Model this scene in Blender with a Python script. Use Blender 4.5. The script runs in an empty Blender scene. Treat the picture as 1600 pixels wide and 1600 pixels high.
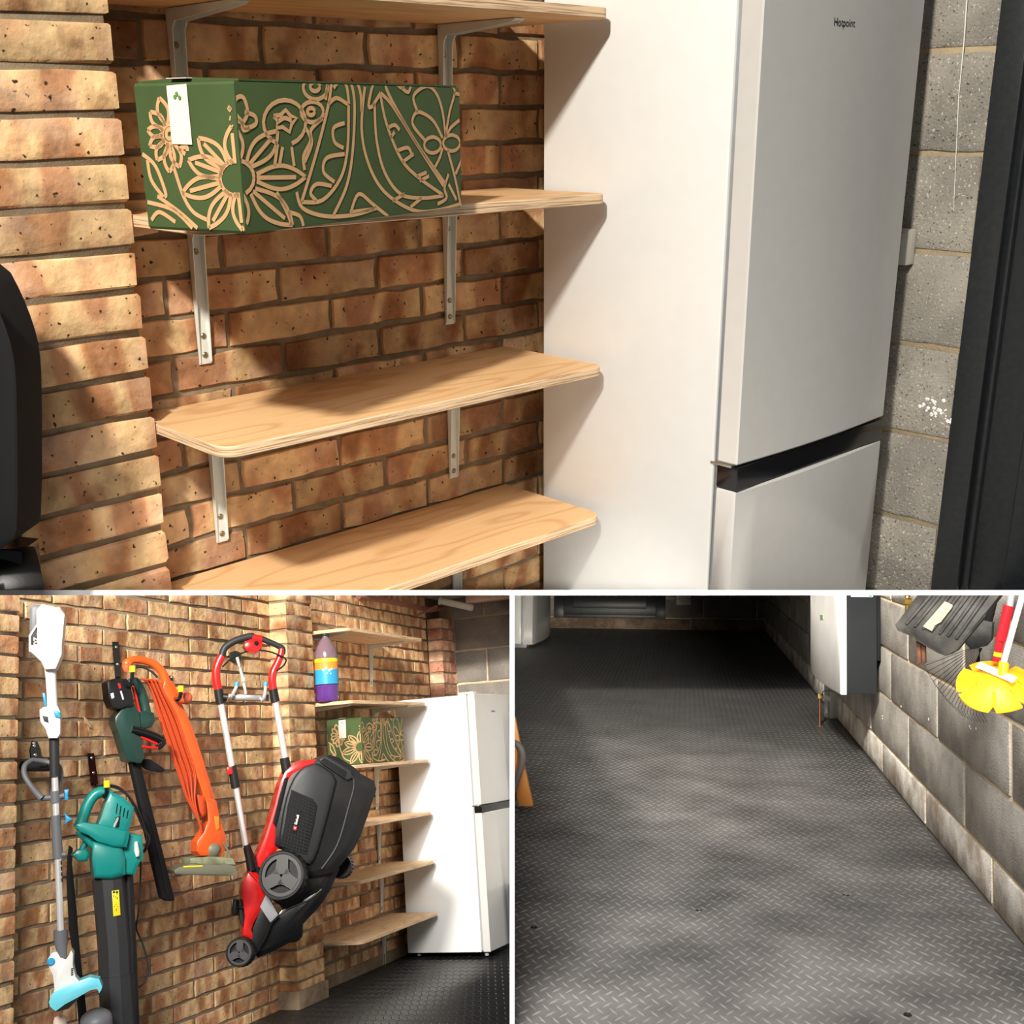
import bpy, bmesh, math, random
from mathutils import Vector as V, Matrix
random.seed(7)
C = bpy.context.scene.collection
sc = bpy.context.scene
F = 1800.0                                     # focal length in pixels of the 1600 frame

# ------------------------------------------------------------------ camera, world, lights
cd = bpy.data.cameras.new('camera'); cam = bpy.data.objects.new('camera', cd); C.objects.link(cam)
cd.sensor_width = 36.0; cd.lens = 36.0 * F / 1600.0; cd.clip_end = 100
cam.rotation_euler = (math.pi / 2, 0, 0); cam.location = (0, 0, 0)
sc.camera = cam
sc.view_settings.view_transform = 'Standard'; sc.view_settings.look = 'None'
sc.view_settings.gamma = 1; sc.view_settings.use_curve_mapping = False
sc.view_settings.exposure = 0.0
w = bpy.data.worlds.new('world'); sc.world = w; w.use_nodes = True
w.node_tree.nodes['Background'].inputs[0].default_value = (0.88, 0.93, 1.0, 1)
w.node_tree.nodes['Background'].inputs[1].default_value = 0.13

def area(name, loc, target, sx, sy, power, col):
    l = bpy.data.lights.new(name, 'AREA'); l.shape = 'RECTANGLE'; l.size = sx; l.size_y = sy
    l.energy = power; l.color = col
    o = bpy.data.objects.new(name, l); C.objects.link(o); o.location = loc
    o.rotation_euler = (V(target) - V(loc)).to_track_quat('-Z', 'Y').to_euler()
    return o
# daylight from the open garage door behind the photographer
dl = area('door_daylight', (-0.9, -2.0, 3.8), (0.35, 3.5, -1.6), 2.2, 2.4, 230, (1.0, 0.96, 0.90))
dl.data.spread = math.radians(80)
def spot(name, loc, target, power, col, ang, blend, rad):
    l = bpy.data.lights.new(name, 'SPOT'); l.energy = power; l.color = col; l.spot_size = math.radians(ang)
    l.spot_blend = blend; l.shadow_soft_size = rad
    o = bpy.data.objects.new(name, l); C.objects.link(o); o.location = loc
    o.rotation_euler = (V(target) - V(loc)).to_track_quat('-Z', 'Y').to_euler()
spot('back_wall_fill', (0.7, -1.0, -0.05), (0.5, 11.0, -1.25), 4300, (1.0, 0.92, 0.80), 15, 1.0, 0.15)  # added fill spot, brightens the dark far end of the lower right bay
spot('door_daylight_upper', (-2.9, -4.76, 5.9), (0.3, 8.5, 1.7), 11500, (1.0, 0.94, 0.83), 44, 0.4, 0.40)

# ------------------------------------------------------------------ the three garage bays (each a real room with its own pose)
A = Matrix(((1, 0, 0), (0, 0, 1), (0, -1, 0)))          # camera axes (right, down, forward) -> world
class Bay:
    def __init__(s, R, c, k):
        R = Matrix(R); s.R = R; s.C = V(c); s.k = k
        x = R.col[0].normalized(); y = R.col[1]; y = (y - x * x.dot(y)).normalized(); z = x.cross(y)
        s.R = Matrix((x, y, z)).transposed()
        s.W = A @ s.R
        s.M = Matrix.Translation(-(s.W @ s.C) * k) @ s.W.to_4x4()
        s.objs = []
    def ray(s, q): return s.R.transposed() @ V((q[0] - 800, q[1] - 800, F))
    def on(s, q, ax, v):
        d = s.ray(q); return s.C + d * ((v - s.C[ax]) / d[ax])
    def depth(s, P): return (s.R @ (P - s.C))[2]
B1 = Bay(((0.6887, 0.72502, -0.00707), (0.23139, -0.22902, -0.94552), (-0.68714, 0.64954, -0.32549)), (2.027, 0, 1.5), 3.5)
B2 = Bay(((0.93452, 0.34867, -0.07138), (-0.13605, 0.16466, -0.97692), (-0.32887, 0.92267, 0.20132)), (3.2316, 0, 1.5), 1.0)
B3 = Bay(((0.98934, 0.14562, 0.0023), (0.0, 0.0154, -0.9999), (-0.14565, 0.98922, 0.0152)), (0, 0, 1.15), 1.0)

class Frame:
    """An upright working plane in a bay: through the point seen at q with X = x, running along h."""
    def __init__(s, bay, q, x, h, p0=None):
        s.b = bay; s.p0 = bay.on(q, 0, x) if p0 is None else V(p0)
        s.h = V((h[0], h[1], 0)).normalized(); s.z = V((0, 0, 1)); s.n = V((s.h.y, -s.h.x, 0))
        if s.n.dot(bay.C - s.p0) < 0: s.n = -s.n
        s.m = bay.depth(s.p0) / F                # metres per pixel there
    def pt(s, x, y, off=0.0):
        d = s.b.ray((x, y)); o = s.p0 + s.n * off
        return s.b.C + d * ((o - s.b.C).dot(s.n) / d.dot(s.n))

# ------------------------------------------------------------------ materials
MATS = {}
def nd(t, ty, **kw):
    n = t.nodes.new(ty)
    for k, v in kw.items(): setattr(n, k, v)
    return n
def mat(name, col, rough=0.5, metal=0.0, col2=None, nscale=8.0, bump=0.0, bscale=60.0, spec=0.5, trans=0.0, coat=0.0, detail=4, lo=.35, hi=.65):
    if name in MATS: return MATS[name]
    m = bpy.data.materials.new(name); m.use_nodes = True; t = m.node_tree
    b = t.nodes['Principled BSDF']
    b.inputs['Base Color'].default_value = (*col, 1); b.inputs['Roughness'].default_value = rough
    b.inputs['Metallic'].default_value = metal; b.inputs['Specular IOR Level'].default_value = spec
    b.inputs['Transmission Weight'].default_value = trans; b.inputs['Coat Weight'].default_value = coat
    tc = nd(t, 'ShaderNodeTexCoord')
    c2 = col2 if col2 else tuple(c * .9 for c in col)
    nz = nd(t, 'ShaderNodeTexNoise'); nz.inputs['Scale'].default_value = nscale; nz.inputs['Detail'].default_value = detail
    t.links.new(tc.outputs['Object'], nz.inputs['Vector'])
    r = nd(t, 'ShaderNodeValToRGB'); r.color_ramp.elements[0].position = lo; r.color_ramp.elements[1].position = hi
    r.color_ramp.elements[0].color = (*col, 1); r.color_ramp.elements[1].color = (*c2, 1)
    t.links.new(nz.outputs['Fac'], r.inputs['Fac']); t.links.new(r.outputs['Color'], b.inputs['Base Color'])
    if bump:
        n2 = nd(t, 'ShaderNodeTexNoise'); n2.inputs['Scale'].default_value = bscale; n2.inputs['Detail'].default_value = 5
        t.links.new(tc.outputs['Object'], n2.inputs['Vector'])
        bp = nd(t, 'ShaderNodeBump'); bp.inputs['Strength'].default_value = bump; bp.inputs['Distance'].default_value = 0.01
        t.links.new(n2.outputs['Fac'], bp.inputs['Height']); t.links.new(bp.outputs['Normal'], b.inputs['Normal'])
    MATS[name] = m
    return m

def brick_mat(name, k, axis=1, red=0.0, bright=1.0):
    if name in MATS: return MATS[name]
    m = bpy.data.materials.new(name); m.use_nodes = True; t = m.node_tree; L = t.links.new
    b = t.nodes['Principled BSDF']; b.inputs['Roughness'].default_value = 0.85; b.inputs['Specular IOR Level'].default_value = 0.25
    tc = nd(t, 'ShaderNodeTexCoord'); oi = nd(t, 'ShaderNodeObjectInfo')
    sca = nd(t, 'ShaderNodeVectorMath', operation='SCALE'); sca.inputs['Scale'].default_value = 1.0 / k
    L(tc.outputs['Object'], sca.inputs[0])
    mul = nd(t, 'ShaderNodeMath', operation='MULTIPLY'); mul.inputs[1].default_value = 83.0; L(oi.outputs['Random'], mul.inputs[0])
    cmb = nd(t, 'ShaderNodeCombineXYZ'); L(mul.outputs[0], cmb.inputs[0]); L(mul.outputs[0], cmb.inputs[1]); L(mul.outputs[0], cmb.inputs[2])
    mp = nd(t, 'ShaderNodeMapping'); s3 = [3.0, 3.0, 3.0]; s3[axis] = 9.0; mp.inputs['Scale'].default_value = s3
    L(sca.outputs[0], mp.inputs['Vector'])
    add = nd(t, 'ShaderNodeVectorMath', operation='ADD'); L(mp.outputs[0], add.inputs[0]); L(cmb.outputs[0], add.inputs[1])
    n1 = nd(t, 'ShaderNodeTexNoise'); n1.inputs['Scale'].default_value = 1.0; n1.inputs['Detail'].default_value = 0.6; n1.inputs['Distortion'].default_value = .15
    L(add.outputs[0], n1.inputs['Vector'])
    ra = nd(t, 'ShaderNodeValToRGB'); cr = ra.color_ramp
    pal = [(0.33, (0.33, 0.15, 0.065)), (0.385, (0.47, 0.235, 0.11)), (0.415, (0.60, 0.37, 0.18)), (0.50, (0.70, 0.48, 0.25)), (0.575, (0.62, 0.37, 0.19)), (0.61, (0.46, 0.23, 0.115))]
    cr.elements[0].position = pal[0][0]; cr.elements[1].position = pal[-1][0]
    for p, c in pal[1:-1]: cr.elements.new(p)
    for e, (p, c) in zip(cr.elements, pal):
        g = (c[0] * bright, c[1] * bright * (1 - .25 * red), c[2] * bright * (1 + .3 * red)); e.color = (*g, 1)
    L(n1.outputs['Fac'], ra.inputs['Fac'])
    # fine mottling
    a2 = nd(t, 'ShaderNodeVectorMath', operation='ADD'); L(sca.outputs[0], a2.inputs[0]); L(cmb.outputs[0], a2.inputs[1])
    n2 = nd(t, 'ShaderNodeTexNoise'); n2.inputs['Scale'].default_value = 28.0; n2.inputs['Detail'].default_value = 5; L(a2.outputs[0], n2.inputs['Vector'])
    r2 = nd(t, 'ShaderNodeMapRange'); r2.inputs[1].default_value = .3; r2.inputs[2].default_value = .7; r2.inputs[3].default_value = .78; r2.inputs[4].default_value = 1.2
    L(n2.outputs['Fac'], r2.inputs[0])
    # per brick tone
    r3 = nd(t, 'ShaderNodeMath', operation='MULTIPLY'); r3.inputs[1].default_value = 7.13; L(oi.outputs['Random'], r3.inputs[0])
    r4 = nd(t, 'ShaderNodeMath', operation='FRACT'); L(r3.outputs[0], r4.inputs[0])
    r5 = nd(t, 'ShaderNodeMapRange'); r5.inputs[3].default_value = .72; r5.inputs[4].default_value = 1.22; L(r4.outputs[0], r5.inputs[0])
    mm = nd(t, 'ShaderNodeMath', operation='MULTIPLY'); L(r2.outputs[0], mm.inputs[0]); L(r5.outputs[0], mm.inputs[1])
    vs = nd(t, 'ShaderNodeVectorMath', operation='SCALE'); L(mm.outputs[0], vs.inputs['Scale'])
    n4 = nd(t, 'ShaderNodeTexNoise'); n4.inputs['Scale'].default_value = 9.0; n4.inputs['Detail'].default_value = 4; n4.inputs['Roughness'].default_value = .6; L(a2.outputs[0], n4.inputs['Vector'])
    r7 = nd(t, 'ShaderNodeMapRange'); r7.inputs[1].default_value = .50; r7.inputs[2].default_value = .66; r7.inputs[4].default_value = .65; L(n4.outputs['Fac'], r7.inputs[0])
    m7 = nd(t, 'ShaderNodeMix', data_type='RGBA'); L(r7.outputs[0], m7.inputs['Factor']); L(ra.outputs['Color'], m7.inputs['A']); m7.inputs['B'].default_value = (.56 * bright, .36 * bright, .24 * bright, 1)
    r8 = nd(t, 'ShaderNodeMapRange'); r8.inputs[1].default_value = .30; r8.inputs[2].default_value = .42; r8.inputs[3].default_value = .6; r8.inputs[4].default_value = 0; L(n4.outputs['Fac'], r8.inputs[0])
    m8 = nd(t, 'ShaderNodeMix', data_type='RGBA'); L(r8.outputs[0], m8.inputs['Factor']); L(m7.outputs['Result'], m8.inputs['A']); m8.inputs['B'].default_value = (.20, .095, .04, 1)
    L(m8.outputs['Result'], vs.inputs[0])
    # dark burnt specks
    n3 = nd(t, 'ShaderNodeTexNoise'); n3.inputs['Scale'].default_value = 95.0; n3.inputs['Detail'].default_value = 1.5; L(a2.outputs[0], n3.inputs['Vector'])
    r6 = nd(t, 'ShaderNodeMapRange'); r6.inputs[1].default_value = .675; r6.inputs[2].default_value = .74; L(n3.outputs['Fac'], r6.inputs[0])
    mx = nd(t, 'ShaderNodeMix', data_type='RGBA'); L(r6.outputs[0], mx.inputs['Factor']); L(vs.outputs[0], mx.inputs['A']); mx.inputs['B'].default_value = (.04, .022, .012, 1)
    L(mx.outputs['Result'], b.inputs['Base Color'])
    bp = nd(t, 'ShaderNodeBump'); bp.inputs['Strength'].default_value = .8; bp.inputs['Distance'].default_value = .008 * k
    L(n2.outputs['Fac'], bp.inputs['Height']); L(bp.outputs['Normal'], b.inputs['Normal'])
    MATS[name] = m; return m

def ply_mat(name, k, col, col2):
    if name in MATS: return MATS[name]
    m = bpy.data.materials.new(name); m.use_nodes = True; t = m.node_tree; L = t.links.new
    b = t.nodes['Principled BSDF']; b.inputs['Roughness'].default_value = .55
    tc = nd(t, 'ShaderNodeTexCoord'); oi = nd(t, 'ShaderNodeObjectInfo')
    mp = nd(t, 'ShaderNodeMapping'); mp.inputs['Scale'].default_value = (5.0 / k, 1.1 / k, 3.0 / k); L(tc.outputs['Object'], mp.inputs['Vector'])
    mul = nd(t, 'ShaderNodeMath', operation='MULTIPLY'); mul.inputs[1].default_value = 31.0; L(oi.outputs['Random'], mul.inputs[0])
    ad = nd(t, 'ShaderNodeVectorMath', operation='ADD'); L(mp.outputs[0], ad.inputs[0]); L(mul.outputs[0], ad.inputs[1])
    n1 = nd(t, 'ShaderNodeTexNoise'); n1.inputs['Scale'].default_value = 1.3; n1.inputs['Detail'].default_value = 2; L(ad.outputs[0], n1.inputs['Vector'])
    ml = nd(t, 'ShaderNodeMath', operation='MULTIPLY'); ml.inputs[1].default_value = 9.0; L(n1.outputs['Fac'], ml.inputs[0])
    fr = nd(t, 'ShaderNodeMath', operation='PINGPONG'); fr.inputs[1].default_value = .5; L(ml.outputs[0], fr.inputs[0])
    ra = nd(t, 'ShaderNodeValToRGB'); ra.color_ramp.elements[0].color = (*col2, 1); ra.color_ramp.elements[0].position = .0
    ra.color_ramp.elements[1].color = (*col, 1); ra.color_ramp.elements[1].position = .22; L(fr.outputs[0], ra.inputs['Fac'])
    mp2 = nd(t, 'ShaderNodeMapping'); mp2.inputs['Scale'].default_value = (160 / k, 6 / k, 60 / k); L(tc.outputs['Object'], mp2.inputs['Vector'])
    n2 = nd(t, 'ShaderNodeTexNoise'); n2.inputs['Scale'].default_value = 1.0; n2.inputs['Detail'].default_value = 3; L(mp2.outputs[0], n2.inputs['Vector'])
    r2 = nd(t, 'ShaderNodeMapRange'); r2.inputs[3].default_value = .86; r2.inputs[4].default_value = 1.12; L(n2.outputs['Fac'], r2.inputs[0])
    vs = nd(t, 'ShaderNodeVectorMath', operation='SCALE'); L(ra.outputs['Color'], vs.inputs[0]); L(r2.outputs[0], vs.inputs['Scale'])
    L(vs.outputs[0], b.inputs['Base Color']); MATS[name] = m; return m

def edge_mat(name, k):
    if name in MATS: return MATS[name]
    m = bpy.data.materials.new(name); m.use_nodes = True; t = m.node_tree; L = t.links.new
    b = t.nodes['Principled BSDF']; b.inputs['Roughness'].default_value = .7
    tc = nd(t, 'ShaderNodeTexCoord')
    mp = nd(t, 'ShaderNodeMapping'); mp.inputs['Scale'].default_value = (8 / k, 8 / k, 420 / k); L(tc.outputs['Object'], mp.inputs['Vector'])
    n1 = nd(t, 'ShaderNodeTexNoise'); n1.inputs['Scale'].default_value = 1.0; n1.inputs['Detail'].default_value = 3; L(mp.outputs[0], n1.inputs['Vector'])
    ra = nd(t, 'ShaderNodeValToRGB'); ra.color_ramp.elements[0].color = (.34, .20, .10, 1); ra.color_ramp.elements[0].position = .36
    ra.color_ramp.elements[1].color = (.72, .52, .33, 1); ra.color_ramp.elements[1].position = .52; L(n1.outputs['Fac'], ra.inputs['Fac'])
    L(ra.outputs['Color'], b.inputs['Base Color']); MATS[name] = m; return m

def block_mat(name, k, col, col2, spots=1.0):
    if name in MATS: return MATS[name]
    m = bpy.data.materials.new(name); m.use_nodes = True; t = m.node_tree; L = t.links.new
    b = t.nodes['Principled BSDF']; b.inputs['Roughness'].default_value = .9; b.inputs['Specular IOR Level'].default_value = .2
    tc = nd(t, 'ShaderNodeTexCoord'); oi = nd(t, 'ShaderNodeObjectInfo')
    sc_ = nd(t, 'ShaderNodeVectorMath', operation='SCALE'); sc_.inputs['Scale'].default_value = 1.0 / k; L(tc.outputs['Object'], sc_.inputs[0])
    mul = nd(t, 'ShaderNodeMath', operation='MULTIPLY'); mul.inputs[1].default_value = 57.0; L(oi.outputs['Random'], mul.inputs[0])
    ad = nd(t, 'ShaderNodeVectorMath', operation='ADD'); L(sc_.outputs[0], ad.inputs[0]); L(mul.outputs[0], ad.inputs[1])
    n1 = nd(t, 'ShaderNodeTexNoise'); n1.inputs['Scale'].default_value = 5.0; n1.inputs['Detail'].default_value = 6; n1.inputs['Roughness'].default_value = .65; L(ad.outputs[0], n1.inputs['Vector'])
    ra = nd(t, 'ShaderNodeValToRGB'); ra.color_ramp.elements[0].color = (*col, 1); ra.color_ramp.elements[0].position = .38
    ra.color_ramp.elements[1].color = (*col2, 1); ra.color_ramp.elements[1].position = .62; L(n1.outputs['Fac'], ra.inputs['Fac'])
    n2 = nd(t, 'ShaderNodeTexNoise'); n2.inputs['Scale'].default_value = 170.0; n2.inputs['Detail'].default_value = 2; L(ad.outputs[0], n2.inputs['Vector'])
    r2 = nd(t, 'ShaderNodeMapRange'); r2.inputs[1].default_value = .64; r2.inputs[2].default_value = .70; r2.inputs[4].default_value = .85 * spots; L(n2.outputs['Fac'], r2.inputs[0])
    mx = nd(t, 'ShaderNodeMix', data_type='RGBA'); L(r2.outputs[0], mx.inputs['Factor']); L(ra.outputs['Color'], mx.inputs['A']); mx.inputs['B'].default_value = (.03, .027, .022, 1)
    r3 = nd(t, 'ShaderNodeMapRange'); r3.inputs[1].default_value = .30; r3.inputs[2].default_value = .36; r3.inputs[3].default_value = .7 * spots; r3.inputs[4].default_value = 0; L(n2.outputs['Fac'], r3.inputs[0])
    mx2 = nd(t, 'ShaderNodeMix', data_type='RGBA'); L(r3.outputs[0], mx2.inputs['Factor']); L(mx.outputs['Result'], mx2.inputs['A']); mx2.inputs['B'].default_value = (.75, .70, .6, 1)
    L(mx2.outputs['Result'], b.inputs['Base Color'])
    bp = nd(t, 'ShaderNodeBump'); bp.inputs['Strength'].default_value = .5; bp.inputs['Distance'].default_value = .006 * k
    L(n2.outputs['Fac'], bp.inputs['Height']); L(bp.outputs['Normal'], b.inputs['Normal'])
    MATS[name] = m; return m

WHITE = mat('white_enamel', (.70, .705, .70), .34, col2=(.685, .69, .685), coat=.1)
BRKT = mat('bracket_paint', (.74, .78, .74), .4, col2=(.70, .74, .70))
BLACK = mat('black_plastic', (.009, .009, .010), .42, col2=(.014, .014, .014), bump=.05, spec=.3)
BLACKG = mat('black_gloss', (.006, .006, .007), .16)
BLACKM = mat('black_matt', (.007, .007, .008), .8, spec=.25)
CHAR = mat('charcoal_plastic', (.022, .023, .026), .5, spec=.35)
GREY = mat('grey_plastic', (.13, .135, .15), .5)
HUBG = mat('wheel_hub_grey', (.055, .056, .058), .5)
LGREY = mat('light_grey_plastic', (.30, .31, .33), .45)
CHROME = mat('polished_aluminium', (.80, .80, .80), .34, 0.55)
STEEL = mat('galvanised_steel', (.55, .54, .52), .35, 1.0)
RED = mat('red_plastic', (.62, .012, .012), .3, col2=(.56, .01, .01), coat=.3)
ORANGE = mat('orange_plastic', (.74, .10, .012), .38, col2=(.66, .08, .01), coat=.2)
ORCABLE = mat('orange_cable', (.52, .060, .014), .4)
TEAL = mat('teal_plastic', (.005, .25, .225), .4, col2=(.004, .22, .2), coat=.15)
GREEN = mat('dark_green_plastic', (.012, .045, .036), .35)
OLIVE = mat('olive_grey_plastic', (.17, .17, .12), .5)
YELLOW = mat('yellow_plastic', (.85, .72, .02), .4)
BLUE = mat('blue_plastic', (.03, .32, .62), .35)
CYAN = mat('cyan_plastic', (.12, .58, .72), .3, col2=(.18, .64, .76))
WPLAST = mat('white_plastic', (.72, .715, .69), .38)
SCREW = mat('screw_brass', (.34, .30, .20), .4, .9)
COPPER = mat('copper', (.62, .28, .16), .35, 1.0)
BRASS = mat('brass', (.75, .52, .15), .3, 1.0)
PAPER = mat('paper_label', (.85, .66, .56), .8)
WPAPER = mat('white_paper', (.88, .87, .84), .8)
BOARD = mat('white_board', (.97, .97, .97), .8)
PINK = mat('peach_timber', (.72, .48, .36), .8)
KRAFT = mat('kraft_print', (.52, .30, .14), .85)
BOXG = mat('green_cardboard', (.033, .062, .014), .75, col2=(.040, .072, .017), nscale=4)
DOORB = mat('black_door_paint', (.012, .014, .017), .45, col2=(.018, .020, .023), nscale=20, bump=.1)
FDOOR_SHADED = mat('fridge_door_enamel_shaded', (.52, .51, .495), .25, col2=(.505, .495, .48), coat=.1)  # cabinet's white enamel, darkened so the shade on the front is in the colour
CREAM = mat('cream_plastic', (.60, .58, .52), .5)
DGREY = mat('boiler_dark_case', (.017, .019, .021), .8, spec=.2)
MUDDY = mat('muddy_black_plastic', (.035, .033, .03), .6, col2=(.09, .085, .075), nscale=18, bump=.15)
WOOD = mat('paper_wood_label', (.66, .52, .38), .8)
ORDISC = mat('orange_disc', (.95, .32, .01), .4, col2=(.95, .42, .01), nscale=5)
REDP = mat('red_pole', (.66, .02, .03), .35)
ORTIMB = mat('orange_timber', (.75, .30, .06), .5)
MORTAR1 = mat('brick_mortar_upper', (.19, .14, .085), .95, col2=(.26, .20, .13), nscale=10, bump=.4, bscale=90)
MORTAR2 = mat('brick_mortar_lower', (.20, .15, .095), .95, col2=(.28, .22, .15), nscale=14, bump=.4, bscale=200)
MORTARB = mat('block_mortar', (.66, .53, .34), .95, col2=(.52, .42, .28), nscale=14, bump=.5, bscale=120)
MORTARB1 = mat('block_mortar_upper', (.55, .43, .27), .95, col2=(.45, .36, .24), nscale=6, bump=.5, bscale=50)
RUBBER = mat('black_rubber_mat', (.040, .039, .039), .42, col2=(.085, .081, .078), nscale=2.2, detail=8, lo=.40, hi=.75)
RUBBER2 = mat('black_rubber_mat_clean', (.011, .011, .012), .45, col2=(.02, .02, .02), nscale=3)
TREADM = mat('rubber_tread', (.10, .10, .10), .30, col2=(.18, .175, .17), nscale=2.2, detail=8, lo=.40, hi=.75)
def dusty(name, base, dust, rough, yoff):  # mottled dust, with light falloff along the floor painted into its colour
    m = bpy.data.materials.new(name); m.use_nodes = True; t = m.node_tree; L = t.links.new
    b_ = t.nodes['Principled BSDF']; b_.inputs['Roughness'].default_value = rough
    tc = nd(t, 'ShaderNodeTexCoord'); sx = nd(t, 'ShaderNodeSeparateXYZ'); L(tc.outputs['Object'], sx.inputs[0])
    mr = nd(t, 'ShaderNodeMapRange'); mr.inputs[1].default_value = 2.6 - yoff; mr.inputs[2].default_value = 7.0 - yoff; mr.inputs[3].default_value = 1.0; mr.inputs[4].default_value = .12; L(sx.outputs[1], mr.inputs[0])
    n1 = nd(t, 'ShaderNodeTexNoise'); n1.inputs['Scale'].default_value = 2.6; n1.inputs['Detail'].default_value = 8; n1.inputs['Roughness'].default_value = .62; L(tc.outputs['Object'], n1.inputs['Vector'])
    r1 = nd(t, 'ShaderNodeMapRange'); r1.inputs[1].default_value = .34; r1.inputs[2].default_value = .74; r1.inputs[3].default_value = .25; L(n1.outputs['Fac'], r1.inputs[0])
    mu = nd(t, 'ShaderNodeMath', operation='MULTIPLY'); L(mr.outputs[0], mu.inputs[0]); L(r1.outputs[0], mu.inputs[1])
    mx = nd(t, 'ShaderNodeMix', data_type='RGBA'); L(mu.outputs[0], mx.inputs['Factor']); mx.inputs['A'].default_value = (*base, 1); mx.inputs['B'].default_value = (*dust, 1)
    L(mx.outputs['Result'], b_.inputs['Base Color']); return m
RUBBER = dusty('rubber_mat_dust_falloff', (.018, .018, .018), (.19, .18, .175), .45, 6.0)
TREADM = dusty('rubber_tread_dust_falloff', (.05, .05, .05), (.34, .33, .32), .32, 6.0)
TREADM2 = mat('rubber_tread_clean', (.02, .02, .02), .33)
CEIL = mat('ceiling_board', (.30, .24, .19), .9)
PIPER = mat('brown_pipe', (.20, .07, .04), .5)
GBRICK1 = brick_mat('brick_upper', 3.5)
GBRICK2 = brick_mat('brick_lower', 1.0, bright=1.06)
RBRICK2 = brick_mat('brick_pier_red', 1.0, axis=1, red=.5)
PLY1 = ply_mat('plywood_upper', 3.5, (.70, .44, .22), (.58, .33, .145)); PLYE1 = edge_mat('plywood_edge_upper', 3.5)
PLY2 = ply_mat('plywood_lower', 1.0, (.74, .52, .31), (.60, .38, .20)); PLYE2 = edge_mat('plywood_edge_lower', 1.0)
BLK1 = block_mat('concrete_block_upper', 3.5, (.22, .205, .18), (.34, .315, .27))
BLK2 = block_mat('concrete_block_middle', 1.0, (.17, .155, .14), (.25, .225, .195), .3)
BLK3 = block_mat('concrete_block_right', 1.0, (.34, .315, .28), (.52, .49, .44), .6)
BASE3 = block_mat('whitened_base_block', 1.0, (.40, .33, .26), (.88, .85, .78), .5)
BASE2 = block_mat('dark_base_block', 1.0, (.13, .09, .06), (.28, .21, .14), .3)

# ------------------------------------------------------------------ mesh building
class MB:
    def __init__(s): s.v = []; s.f = []; s.mi = []
    def add(s, vs, fs, mi=0):
        o = len(s.v); s.v += [V(p) for p in vs]; s.f += [[o + i for i in f] for f in fs]; s.mi += [mi] * len(fs); return s
    def box(s, x0, x1, y0, y1, z0, z1, b=0.0, mi=0):
        if b <= 0:
            vs = [(x, y, z) for x in (x0, x1) for y in (y0, y1) for z in (z0, z1)]
            return s.add(vs, [(0, 1, 3, 2), (4, 6, 7, 5), (0, 4, 5, 1), (2, 3, 7, 6), (0, 2, 6, 4), (1, 5, 7, 3)], mi)
        bm = bmesh.new(); bmesh.ops.create_cube(bm, size=1)
        for v in bm.verts: v.co = V((x0 + (v.co.x + .5) * (x1 - x0), y0 + (v.co.y + .5) * (y1 - y0), z0 + (v.co.z + .5) * (z1 - z0)))
        bmesh.ops.bevel(bm, geom=bm.edges[:], offset=b, segments=2, affect='EDGES', profile=.6)
        return s.from_bm(bm, mi)
    def from_bm(s, bm, mi=0):
        bm.verts.index_update(); s.add([v.co.copy() for v in bm.verts], [[v.index for v in f.verts] for f in bm.faces], mi); bm.free(); return s
    def rings(s, rs, cap0=True, cap1=True, closed=True, mi=0):
        n = len(rs[0]); o = len(s.v); fs = []
        for r in rs: s.v += [V(p) for p in r]
        for i in range(len(rs) - 1):
            for j in range(n if closed else n - 1):
                k = (j + 1) % n; fs.append([o + i * n + j, o + i * n + k, o + (i + 1) * n + k, o + (i + 1) * n + j])
        if cap0: fs.append([o + j for j in range(n)][::-1])
        if cap1: fs.append([o + (len(rs) - 1) * n + j for j in range(n)])
        s.f += fs; s.mi += [mi] * len(fs); return s
    def tube(s, pts, r, n=10, cap=True, mi=0, closed=False):
        pts = [V(p) for p in pts]; m = len(pts); rr = r if isinstance(r, (list, tuple)) else [r] * m
        ref = None; rs = []
        for i, p in enumerate(pts):
            a = pts[i - 1] if i else (pts[-1] if closed else p); c = pts[i + 1] if i < m - 1 else (pts[0] if closed else p)
            t = (c - a).normalized()
            if ref is None:
                ref = V((0, 0, 1)) if abs(t.z) < .8 else V((1, 0, 0))
            u = (ref - t * ref.dot(t)).normalized(); ref = u; w_ = t.cross(u)
            rs.append([p + (u * math.cos(2 * math.pi * j / n) + w_ * math.sin(2 * math.pi * j / n)) * rr[i] for j in range(n)])
        if closed: rs.append(rs[0])
        return s.rings(rs, cap and not closed, cap and not closed, True, mi)
    def lathe(s, o, ax, prof, n=28, mi=0, cap=True):
        o = V(o); ax = V(ax).normalized(); ref = V((0, 0, 1)) if abs(ax.z) < .8 else V((1, 0, 0))
        u = (ref - ax * ref.dot(ax)).normalized(); w_ = ax.cross(u)
        return s.rings([[o + ax * h + (u * math.cos(2 * math.pi * j / n) + w_ * math.sin(2 * math.pi * j / n)) * r for j in range(n)] for r, h in prof], cap, cap, True, mi)
    def build(s, name, m, bay, base=None, parent=None, smooth=35):
        k = bay.k; base = V(base) if base is not None else (V(parent['_b']) if parent else V((0, 0, 0)))
        me = bpy.data.meshes.new(name); me.from_pydata([(p - base) * k for p in s.v], [], s.f)
        bm = bmesh.new(); bm.from_mesh(me); bmesh.ops.recalc_face_normals(bm, faces=bm.faces[:]); bm.to_mesh(me); bm.free()
        ms = m if isinstance(m, (list, tuple)) else [m]
        for x in ms: me.materials.append(x)
        if len(ms) > 1: me.polygons.foreach_set('material_index', s.mi)
        if smooth: me.shade_smooth(); me.set_sharp_from_angle(angle=math.radians(smooth))
        return link(bpy.data.objects.new(name, me), bay, base, parent)
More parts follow.
